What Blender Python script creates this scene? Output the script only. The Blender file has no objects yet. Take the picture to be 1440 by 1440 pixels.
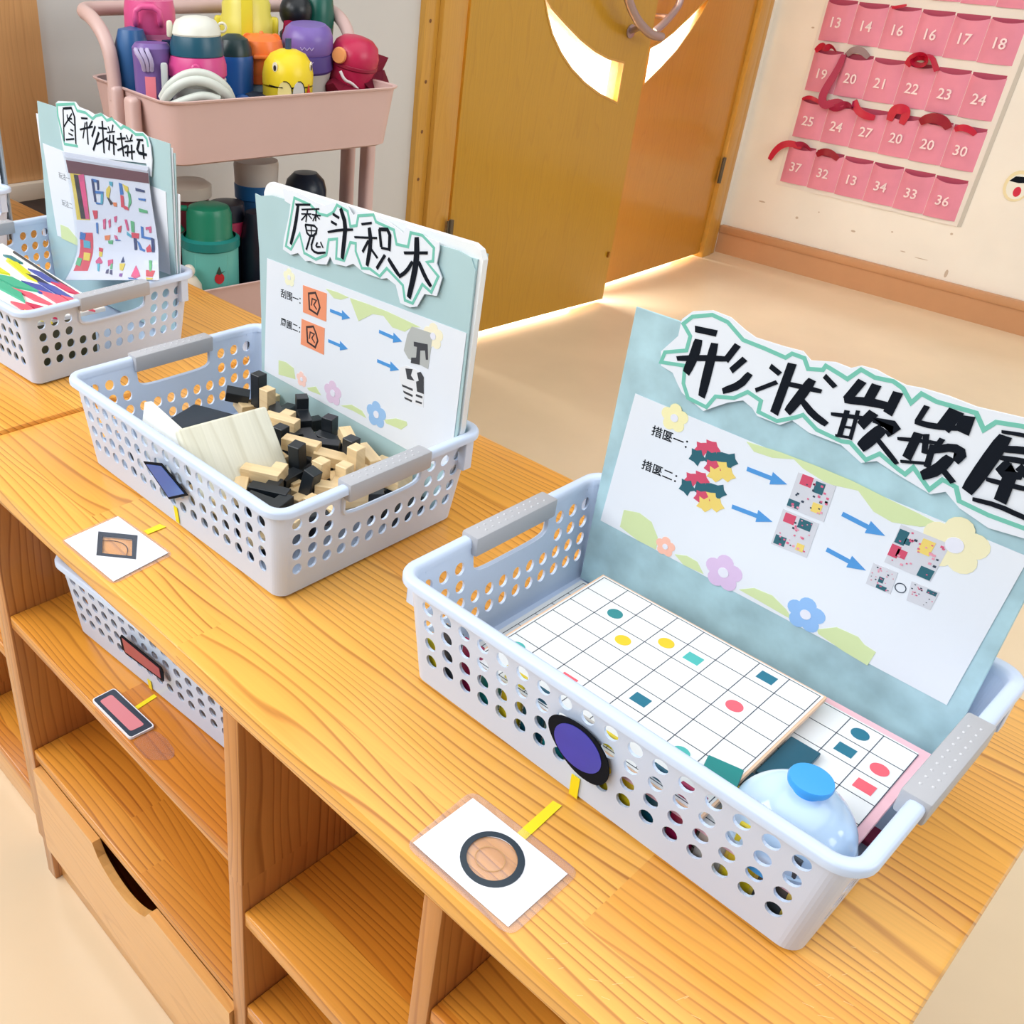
import bpy, bmesh, math, random
from math import sin, cos, pi, radians, atan2, hypot
from mathutils import Vector, Matrix
S = bpy.context.scene
COL = S.collection
# ------------------------------------------------------------------ camera
cam_data = bpy.data.cameras.new('camera')
cam = bpy.data.objects.new('camera', cam_data); COL.objects.link(cam)
cam_data.sensor_width = 36; cam_data.lens = 34.059; cam_data.shift_x = 240/1440
cam_data.clip_start = .02
def _cam(pos, yaw, pit, rol):
    f = Vector((sin(yaw)*cos(pit), cos(yaw)*cos(pit), -sin(pit)))
    rt = Vector((cos(yaw), -sin(yaw), 0)); dn = f.cross(rt)
    c, s = cos(rol), sin(rol)
    r = c*rt+s*dn; d = -s*rt+c*dn
    m = Matrix((r, -d, -f)).transposed().to_4x4(); m.translation = pos
    return m
cam.matrix_world = _cam(Vector((.0045, -.3273, .5268)), -.8192, .5573, -.0443)
S.camera = cam
# ------------------------------------------------------------------ world, daylight, exposure
W = bpy.data.worlds.new('daylight'); S.world = W; W.use_nodes = True
bg = W.node_tree.nodes['Background']; bg.inputs[0].default_value = (.93, .97, 1, 1); bg.inputs[1].default_value = .13
def area(name, loc, target, sx, sy, power, color=(1, 1, 1)):
    d = bpy.data.lights.new(name, 'AREA'); d.shape = 'RECTANGLE'; d.size = sx; d.size_y = sy; d.energy = power; d.color = color
    o = bpy.data.objects.new(name, d); COL.objects.link(o); o.location = loc
    o.rotation_euler = (Vector(target)-Vector(loc)).to_track_quat('-Z', 'Y').to_euler()
    return o
area('window_light', (-2.5, -1.3, 1.9), (-.6, .35, -.2), 2.2, 1.5, 74, (1, .99, .97))
area('overhead_fill', (0, 1.0, 2.3), (0, 1.0, 0), 3.4, 3.4, 50, (1, .99, .98))  # added overhead fill in place of world light; cabinet tops keep compartments dark
area('window_light', (-.7, -2.5, 2.0), (-.5, .3, -.2), 2.6, 1.5, 66, (.97, .98, 1))
area('window_light', (2.6, 1.6, 1.5), (-.8, 1.6, -.2), 2.4, 1.5, 55, (1, .99, .97))
area('hall_light', (-3.0, 2.7, 1.35), (-3.0, 2.7, -1), 1.4, 2.6, 620, (1, .98, .95))
S.view_settings.view_transform = 'Standard'; S.view_settings.look = 'None'
S.view_settings.exposure = 0.0; S.view_settings.gamma = 1; S.view_settings.use_curve_mapping = False

D = {
'C_folder': [[-0.3774,0.2671],[-0.3833,0.0105]],
'C_page': [[-0.3691,0.1974],[-0.377,0.0695],[-0.0815,0.0622],[-0.0766,0.1884]],
'C_sign': [[-0.3536,0.2402],[-0.3479,0.2485],[-0.3424,0.2566],[-0.3426,0.2702],[-0.3355,0.2784],[-0.3203,0.2837],[-0.3051,0.2828],[-0.2926,0.2773],[-0.2834,0.2743],[-0.2613,0.2746],[-0.248,0.2755],[-0.241,0.271],[-0.2249,0.2753],[-0.2141,0.2746],[-0.208,0.2785],[-0.198,0.2791],[-0.1904,0.2774],[-0.1778,0.2753],[-0.1677,0.2768],[-0.1518,0.2773],[-0.135,0.2762],[-0.1097,0.2787],[-0.09,0.2793],[-0.0697,0.2765],[-0.0548,0.2625],[-0.045,0.2377],[-0.0498,0.2132],[-0.0622,0.2066],[-0.0822,0.2049],[-0.1012,0.2027],[-0.1209,0.2083],[-0.132,0.2155],[-0.1398,0.21],[-0.1613,0.2144],[-0.1781,0.2185],[-0.187,0.2131],[-0.2033,0.2203],[-0.2267,0.2203],[-0.2407,0.2246],[-0.2481,0.2179],[-0.2662,0.2182],[-0.2712,0.2226],[-0.2795,0.2258],[-0.2904,0.2198],[-0.2989,0.2132],[-0.3075,0.206],[-0.3283,0.2139],[-0.3339,0.2198],[-0.3398,0.2268],[-0.3508,0.2289]],
'C_line': [[-0.3515,0.2318],[-0.3501,0.2406],[-0.3329,0.2479],[-0.3326,0.2597],[-0.3405,0.2671],[-0.3346,0.2746],[-0.3195,0.2806],[-0.3065,0.2789],[-0.2917,0.2698],[-0.2747,0.2689],[-0.2584,0.2673],[-0.2547,0.2716],[-0.2456,0.2713],[-0.2409,0.2648],[-0.2311,0.2675],[-0.23,0.2709],[-0.2184,0.2681],[-0.2137,0.2668],[-0.2073,0.2761],[-0.1973,0.2738],[-0.1857,0.2753],[-0.1786,0.2728],[-0.1709,0.2653],[-0.1671,0.2733],[-0.1572,0.2714],[-0.1336,0.2725],[-0.126,0.2637],[-0.1215,0.2709],[-0.1078,0.2736],[-0.0883,0.2749],[-0.0707,0.271],[-0.0594,0.2583],[-0.051,0.2369],[-0.054,0.22],[-0.0645,0.2127],[-0.0847,0.2115],[-0.1042,0.2111],[-0.1226,0.2129],[-0.1274,0.2212],[-0.1365,0.2228],[-0.1414,0.2128],[-0.1554,0.2237],[-0.1585,0.2169],[-0.1637,0.2186],[-0.1779,0.2243],[-0.1848,0.2165],[-0.1981,0.2244],[-0.2041,0.223],[-0.2223,0.2246],[-0.2346,0.2314],[-0.2392,0.2276],[-0.251,0.22],[-0.266,0.2216],[-0.2665,0.2304],[-0.2779,0.2334],[-0.2868,0.225],[-0.301,0.221],[-0.3059,0.21],[-0.3223,0.2117],[-0.3289,0.2216],[-0.3312,0.2358],[-0.3515,0.2318]],
'C_strokes': [[[[-0.3298,0.2663],[-0.3129,0.2682]],25],[[[-0.3388,0.2393],[-0.3182,0.2468],[-0.2992,0.2523]],18],[[[-0.3253,0.2589],[-0.3256,0.2471],[-0.3286,0.2308]],30],[[[-0.3122,0.2602],[-0.3119,0.2379],[-0.3117,0.217]],28],[[[-0.2947,0.2647],[-0.3002,0.2512]],26],[[[-0.2868,0.2565],[-0.2942,0.2449]],24],[[[-0.28,0.2472],[-0.2849,0.2363],[-0.2963,0.2273]],22],[[[-0.2668,0.2578],[-0.2589,0.2547]],20],[[[-0.2593,0.248],[-0.2723,0.2369]],16],[[[-0.2525,0.2644],[-0.2545,0.2253]],32],[[[-0.2538,0.2493],[-0.2417,0.2509],[-0.2276,0.2525]],14],[[[-0.236,0.2581],[-0.2401,0.2443],[-0.2456,0.2295]],28],[[[-0.2375,0.2409],[-0.2281,0.2344],[-0.2172,0.231]],20],[[[-0.2285,0.2638],[-0.2198,0.2589]],18],[[[-0.2042,0.2686],[-0.2097,0.2529]],30],[[[-0.2109,0.2524],[-0.1958,0.2567],[-0.1811,0.2585]],22],[[[-0.1947,0.2691],[-0.1966,0.256]],32],[[[-0.1805,0.2688],[-0.1819,0.2536]],32],[[[-0.2163,0.2395],[-0.2058,0.242],[-0.1835,0.2473]],11],[[[-0.207,0.2455],[-0.2063,0.2263]],18],[[[-0.2003,0.2481],[-0.1989,0.2269]],13],[[[-0.2078,0.2333],[-0.1984,0.2355]],8],[[[-0.2089,0.2257],[-0.1982,0.2282]],9],[[[-0.1906,0.2502],[-0.1953,0.2391]],34],[[[-0.1891,0.2455],[-0.1718,0.2485],[-0.1777,0.2392]],18],[[[-0.1818,0.2422],[-0.1867,0.232],[-0.1905,0.224]],34],[[[-0.1846,0.2352],[-0.174,0.2279],[-0.1655,0.2221]],13],[[[-0.1613,0.2665],[-0.1632,0.2553]],18],[[[-0.1644,0.2542],[-0.1535,0.2552],[-0.139,0.2595]],15],[[[-0.1444,0.2694],[-0.1474,0.2568]],46],[[[-0.1372,0.2683],[-0.1367,0.2582]],44],[[[-0.1706,0.2391],[-0.1607,0.2421],[-0.1482,0.2453]],10],[[[-0.16,0.2471],[-0.1611,0.2287]],30],[[[-0.1554,0.2484],[-0.1523,0.236]],18],[[[-0.1638,0.2247],[-0.1468,0.2303]],10],[[[-0.1493,0.243],[-0.1478,0.2275]],20],[[[-0.1457,0.249],[-0.1479,0.239]],18],[[[-0.1474,0.2403],[-0.1382,0.2465],[-0.1311,0.245],[-0.1333,0.238]],22],[[[-0.1374,0.239],[-0.1412,0.2281],[-0.1484,0.2207]],30],[[[-0.1415,0.2315],[-0.1302,0.2238]],18],[[[-0.1164,0.2665],[-0.1043,0.2689],[-0.0913,0.2699]],9],[[[-0.1137,0.264],[-0.1169,0.2434],[-0.1206,0.2218]],36],[[[-0.1125,0.2559],[-0.1025,0.2595],[-0.0928,0.2608]],18],[[[-0.0944,0.2692],[-0.0923,0.2585]],22],[[[-0.1113,0.2503],[-0.0985,0.2532],[-0.0871,0.2544]],14],[[[-0.1065,0.2491],[-0.1095,0.2405],[-0.0965,0.2432]],20],[[[-0.1002,0.2486],[-0.0893,0.2425]],24],[[[-0.1025,0.2431],[-0.1015,0.2234]],38],[[[-0.1134,0.2338],[-0.1005,0.2352],[-0.0874,0.2373]],12],[[[-0.1158,0.2178],[-0.102,0.2198],[-0.0873,0.2185],[-0.0768,0.2184]],12]],
'C_arrow': [[[-0.2631,0.1736],[-0.231,0.1745]],[[-0.266,0.1382],[-0.2328,0.1405]],[[-0.1878,0.1699],[-0.1564,0.1671]],[[-0.1895,0.138],[-0.1597,0.1355]]],
'C_wave': [[[-0.2695,0.1945],[-0.2617,0.1891],[-0.2472,0.1901],[-0.232,0.1955],[-0.2237,0.1914],[-0.2041,0.1874],[-0.1832,0.1915],[-0.1691,0.1811],[-0.1557,0.1789],[-0.1388,0.1837],[-0.1273,0.1907],[-0.1418,0.1925],[-0.1628,0.1942],[-0.1893,0.1968],[-0.2162,0.1972],[-0.2419,0.1968]],[[-0.356,0.0911],[-0.3413,0.0952],[-0.3284,0.0923],[-0.3197,0.0811],[-0.3183,0.0692],[-0.3368,0.0691],[-0.3561,0.0736]],[[-0.3014,0.0735],[-0.2908,0.0777],[-0.2806,0.077],[-0.2728,0.0689],[-0.2913,0.068]],[[-0.2416,0.0711],[-0.2305,0.079],[-0.2153,0.0803],[-0.2022,0.0746],[-0.1952,0.0682],[-0.22,0.0699]],[[-0.1763,0.0709],[-0.1639,0.0807],[-0.1479,0.0815],[-0.1421,0.0778],[-0.1331,0.0764],[-0.1349,0.0625],[-0.154,0.0642],[-0.1742,0.0677]]],
'C_flower': [[[[-0.311,0.0763]],32],[[[-0.2574,0.079]],56],[[[-0.1876,0.0783]],52],[[[-0.1151,0.181]],72],[[[-0.3306,0.1902]],42]],
'C_photo': [[[-0.226,0.1873],[-0.198,0.1882],[-0.1977,0.1579],[-0.2265,0.1571]],[[-0.2282,0.1544],[-0.2005,0.1551],[-0.2006,0.1243],[-0.2288,0.1226]],[[-0.1498,0.1801],[-0.1172,0.1804],[-0.1195,0.1482],[-0.1507,0.1479]],[[-0.1569,0.1437],[-0.14,0.1445],[-0.1392,0.1262],[-0.1565,0.1258]],[[-0.13,0.1428],[-0.1118,0.1435],[-0.1125,0.128],[-0.1283,0.1272]]],
'C_jig': [[[-0.2901,0.1706]],[[-0.2919,0.1418]]],
'C_cap': [[[-0.3438,0.1719],[-0.3068,0.1745]],[[-0.3453,0.1378],[-0.3099,0.1415]]],
'C_dot': [[-0.1348,0.1342]],
'B_folder': [[-0.8592,0.2581],[-0.5345,0.2739],[-0.8498,0.0162]],
'B_page': [[-0.8375,0.1918],[-0.5403,0.197],[-0.5416,0.091],[-0.8432,0.0548]],
'B_sign': [[-0.8018,0.2728],[-0.8019,0.275],[-0.7821,0.276],[-0.7537,0.2721],[-0.7399,0.2716],[-0.7227,0.2788],[-0.7083,0.2801],[-0.6973,0.2713],[-0.6925,0.2762],[-0.6725,0.2794],[-0.6501,0.2769],[-0.6329,0.2725],[-0.628,0.2704],[-0.624,0.2771],[-0.6077,0.2768],[-0.5983,0.2741],[-0.5815,0.2733],[-0.5807,0.267],[-0.5823,0.2535],[-0.5742,0.2423],[-0.5786,0.2241],[-0.5944,0.2213],[-0.6022,0.2068],[-0.6114,0.2032],[-0.6248,0.2037],[-0.6325,0.2194],[-0.6452,0.2229],[-0.6524,0.2201],[-0.678,0.2194],[-0.6941,0.2243],[-0.7045,0.2188],[-0.7234,0.2166],[-0.7293,0.2225],[-0.7344,0.2128],[-0.7513,0.2093],[-0.76,0.2099],[-0.7686,0.2077],[-0.7806,0.2132],[-0.7925,0.2083],[-0.8062,0.2107],[-0.8048,0.2226],[-0.7962,0.2492],[-0.7935,0.2645]],
'B_line': [[-0.7896,0.2617],[-0.8011,0.2158],[-0.7926,0.2141],[-0.7782,0.2347],[-0.7703,0.2158],[-0.7645,0.2154],[-0.7515,0.214],[-0.7349,0.2229],[-0.732,0.2393],[-0.7194,0.2432],[-0.7197,0.2231],[-0.7075,0.2241],[-0.6994,0.2445],[-0.6916,0.2455],[-0.6911,0.2377],[-0.6809,0.2232],[-0.6694,0.2257],[-0.6551,0.222],[-0.6461,0.2324],[-0.623,0.222],[-0.6187,0.2082],[-0.6083,0.2082],[-0.5977,0.2299],[-0.5857,0.2255],[-0.5787,0.2427],[-0.5946,0.2519],[-0.587,0.2547],[-0.5873,0.267],[-0.6029,0.2747],[-0.6178,0.2736],[-0.6198,0.2598],[-0.6351,0.2585],[-0.6399,0.2709],[-0.6645,0.2728],[-0.6687,0.2786],[-0.6897,0.273],[-0.6915,0.2631],[-0.7004,0.2602],[-0.7053,0.2739],[-0.7212,0.2765],[-0.7262,0.2684],[-0.7354,0.2628],[-0.7477,0.2618],[-0.7619,0.2677],[-0.7877,0.2694],[-0.7896,0.2617]],
'B_strokes': [[[[-0.7853,0.263],[-0.7619,0.268]],11],[[[-0.7812,0.2635],[-0.7856,0.2404],[-0.7927,0.2198]],17],[[[-0.7754,0.2602],[-0.7479,0.2668]],8],[[[-0.766,0.2623],[-0.7684,0.249]],8],[[[-0.7758,0.2556],[-0.7602,0.259]],7],[[[-0.7678,0.2568],[-0.7756,0.2492]],7],[[[-0.7644,0.2572],[-0.7592,0.2542]],7],[[[-0.752,0.2654],[-0.753,0.2534]],8],[[[-0.7588,0.2588],[-0.7454,0.2605]],7],[[[-0.7532,0.2592],[-0.7574,0.2524]],6],[[[-0.7515,0.2592],[-0.7469,0.2566]],6],[[[-0.7692,0.2461],[-0.7651,0.2355],[-0.7524,0.2386],[-0.75,0.249],[-0.7692,0.2461]],9],[[[-0.7667,0.2407],[-0.7512,0.2438]],6],[[[-0.7598,0.2482],[-0.7589,0.2374]],6],[[[-0.7608,0.236],[-0.7667,0.2205]],10],[[[-0.7546,0.2375],[-0.7599,0.2241],[-0.7517,0.2205],[-0.7364,0.225]],9],[[[-0.7493,0.2323],[-0.752,0.227],[-0.7441,0.229]],7],[[[-0.7443,0.2339],[-0.7402,0.229]],7],[[[-0.7266,0.2665],[-0.7174,0.2647]],13],[[[-0.7289,0.2584],[-0.7207,0.2572]],12],[[[-0.7332,0.2468],[-0.7172,0.2527],[-0.6964,0.258]],10],[[[-0.7153,0.2743],[-0.707,0.2604],[-0.7086,0.2423],[-0.7103,0.2255]],20],[[[-0.6841,0.2662],[-0.6705,0.2705]],11],[[[-0.6933,0.2513],[-0.662,0.258]],10],[[[-0.6733,0.2651],[-0.6697,0.2518],[-0.6735,0.2279]],18],[[[-0.6734,0.2526],[-0.6808,0.2399]],13],[[[-0.6684,0.2451],[-0.6596,0.2391]],11],[[[-0.6591,0.2672],[-0.6552,0.251]],15],[[[-0.6591,0.2672],[-0.6447,0.2701],[-0.644,0.2503]],14],[[[-0.6551,0.2502],[-0.6434,0.2514]],11],[[[-0.6496,0.2443],[-0.6595,0.2289]],15],[[[-0.6445,0.2424],[-0.6365,0.2358],[-0.6287,0.2301]],15],[[[-0.6238,0.2532],[-0.5945,0.2606]],13],[[[-0.6094,0.2711],[-0.6074,0.2537],[-0.609,0.2363],[-0.6136,0.2127]],24],[[[-0.6126,0.2476],[-0.6186,0.2371],[-0.6285,0.2289]],14],[[[-0.6042,0.2494],[-0.5952,0.2383],[-0.5868,0.2312]],15]],
'B_arrow': [[[-0.7292,0.1643],[-0.6978,0.1654]],[[-0.7305,0.1298],[-0.699,0.1307]],[[-0.6538,0.1647],[-0.6208,0.1646]],[[-0.654,0.1328],[-0.6221,0.1337]]],
'B_wave': [[[-0.7374,0.1859],[-0.7243,0.1794],[-0.7132,0.1807],[-0.7011,0.1867],[-0.7191,0.1872]],[[-0.6997,0.1867],[-0.6848,0.1661],[-0.6645,0.1799],[-0.6492,0.1827],[-0.6357,0.1748],[-0.6182,0.1757],[-0.6092,0.1831],[-0.5975,0.1868],[-0.6446,0.1887],[-0.6756,0.1879]],[[-0.8162,0.0778],[-0.8031,0.08],[-0.7885,0.0774],[-0.7851,0.0649],[-0.8161,0.0599]],[[-0.7643,0.0618],[-0.749,0.069],[-0.7395,0.0618],[-0.7611,0.0597]],[[-0.7064,0.0617],[-0.6894,0.0693],[-0.6723,0.0685],[-0.6648,0.0625],[-0.6861,0.0631]],[[-0.638,0.0715],[-0.6214,0.0797],[-0.606,0.0821],[-0.6044,0.0787],[-0.6126,0.0703],[-0.6351,0.0685]]],
'B_flower': [[[[-0.774,0.0689]],32],[[[-0.7203,0.0716]],50],[[[-0.6504,0.0728]],52],[[[-0.5805,0.1832]],45],[[[-0.7981,0.1812]],35]],
'B_square': [[[-0.7744,0.1793],[-0.7352,0.1811],[-0.7349,0.15],[-0.7736,0.149]],[[-0.7758,0.1407],[-0.7369,0.142],[-0.737,0.1112],[-0.7766,0.1106]]],
'B_cube': [[[-0.6093,0.184],[-0.5808,0.1858],[-0.583,0.1484],[-0.6106,0.1501],[-0.6175,0.1563],[-0.6144,0.1741]],[[-0.6206,0.1371],[-0.6123,0.1419],[-0.5949,0.1423],[-0.5869,0.1366],[-0.5847,0.1065],[-0.6072,0.1058],[-0.6206,0.1245]]],
'B_cubeblack': [[[-0.6048,0.1698],[-0.5864,0.1731],[-0.5841,0.1579],[-0.5869,0.1569],[-0.5891,0.1658],[-0.5954,0.1637],[-0.5945,0.1491],[-0.6065,0.1468],[-0.6064,0.1525],[-0.6,0.1547],[-0.6,0.1659],[-0.6043,0.1653]],[[-0.6132,0.1387],[-0.6034,0.1412],[-0.6051,0.1339],[-0.5997,0.1301],[-0.6096,0.1284]],[[-0.5971,0.1396],[-0.5925,0.1422],[-0.5876,0.1382],[-0.5856,0.1208],[-0.5949,0.1202],[-0.5973,0.13],[-0.5938,0.1322]],[[-0.6164,0.1201],[-0.6012,0.1208],[-0.6007,0.1185],[-0.6154,0.1181]],[[-0.614,0.1141],[-0.6003,0.1143],[-0.6005,0.1119],[-0.6127,0.112]],[[-0.6118,0.108],[-0.6006,0.1083],[-0.6009,0.1062],[-0.6106,0.1061]],[[-0.5958,0.117],[-0.5872,0.1177],[-0.587,0.1154],[-0.5961,0.1147]],[[-0.5956,0.1102],[-0.587,0.1111],[-0.5872,0.1091],[-0.5956,0.1082]]],
'B_cap': [[[-0.8103,0.1596],[-0.7749,0.1648]],[[-0.8107,0.1262],[-0.7786,0.1299]]],
'A_folder': [[-0.3272,0.2766],[-0.0042,0.272],[-0.0097,0.104]],
'A_sign': [[-0.2701,0.2816],[-0.2634,0.2855],[-0.2187,0.2907],[-0.2105,0.2853],[-0.187,0.284],[-0.1731,0.2814],[-0.1582,0.2855],[-0.1412,0.2825],[-0.1242,0.2814],[-0.1077,0.2785],[-0.0945,0.2769],[-0.0783,0.275],[-0.0634,0.2764],[-0.0526,0.2728],[-0.0473,0.263],[-0.0461,0.2452],[-0.05,0.2243],[-0.0565,0.225],[-0.0597,0.2391],[-0.2609,0.2151],[-0.2644,0.2266],[-0.2698,0.2652]],
'A_line': [[-0.2226,0.2326],[-0.2579,0.2297],[-0.2678,0.2655],[-0.2673,0.2801],[-0.2212,0.2876],[-0.2153,0.2799],[-0.1949,0.2805],[-0.1778,0.2752],[-0.169,0.2802],[-0.1549,0.2841],[-0.1436,0.2784],[-0.1309,0.2822],[-0.1118,0.2733],[-0.1045,0.2772],[-0.0914,0.2756],[-0.0787,0.2713],[-0.0621,0.274],[-0.0546,0.2698],[-0.0524,0.2604]],
'A_strokes': [[[[-0.2518,0.2766],[-0.2578,0.2337]],8],[[[-0.2516,0.2775],[-0.2222,0.2827],[-0.2271,0.2348]],9],[[[-0.2422,0.2712],[-0.2427,0.2654],[-0.2309,0.2672]],6],[[[-0.2295,0.2741],[-0.2549,0.2529]],7],[[[-0.2427,0.2654],[-0.2267,0.2597]],7],[[[-0.2377,0.2522],[-0.2303,0.2515]],7],[[[-0.2435,0.2462],[-0.2334,0.2451]],7],[[[-0.2525,0.2365],[-0.2304,0.2411]],8],[[[-0.2065,0.2718],[-0.1907,0.2736]],8],[[[-0.2124,0.2562],[-0.1795,0.2651]],8],[[[-0.1973,0.2675],[-0.2069,0.2459]],7],[[[-0.1934,0.269],[-0.195,0.2398]],9],[[[-0.179,0.2722],[-0.1891,0.2625]],8],[[[-0.1728,0.2666],[-0.1834,0.2517]],10],[[[-0.1654,0.2598],[-0.1831,0.2344]],12],[[[-0.1651,0.2659],[-0.1446,0.2678]],8],[[[-0.1545,0.2759],[-0.1566,0.2352]],10],[[[-0.1731,0.2438],[-0.1455,0.2559]],8],[[[-0.1413,0.2711],[-0.137,0.2651]],6],[[[-0.1293,0.2751],[-0.1335,0.2657]],6],[[[-0.145,0.2631],[-0.1263,0.2674]],6],[[[-0.1484,0.2526],[-0.1245,0.2515]],9],[[[-0.1387,0.2607],[-0.1443,0.2411]],9],[[[-0.1306,0.2621],[-0.1326,0.237]],10],[[[-0.1224,0.2588],[-0.1024,0.2629]],8],[[[-0.1126,0.2677],[-0.1098,0.2391]],9],[[[-0.1228,0.2444],[-0.0993,0.2543]],8],[[[-0.0999,0.267],[-0.0965,0.2621]],6],[[[-0.0861,0.2701],[-0.0914,0.2629]],6],[[[-0.1037,0.2587],[-0.0864,0.2626]],6],[[[-0.1057,0.2445],[-0.0831,0.2497]],8],[[[-0.0975,0.2546],[-0.1008,0.2407]],8],[[[-0.0895,0.2568],[-0.0906,0.2388]],9],[[[-0.0762,0.2654],[-0.0629,0.267]],8],[[[-0.0706,0.2654],[-0.0792,0.2494],[-0.0568,0.2502]],10],[[[-0.0636,0.2617],[-0.0634,0.244]],9]],
'A_page': [[-0.3247,0.2196],[-0.0178,0.2103],[-0.0181,0.1018],[-0.3132,0.0871]],
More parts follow.
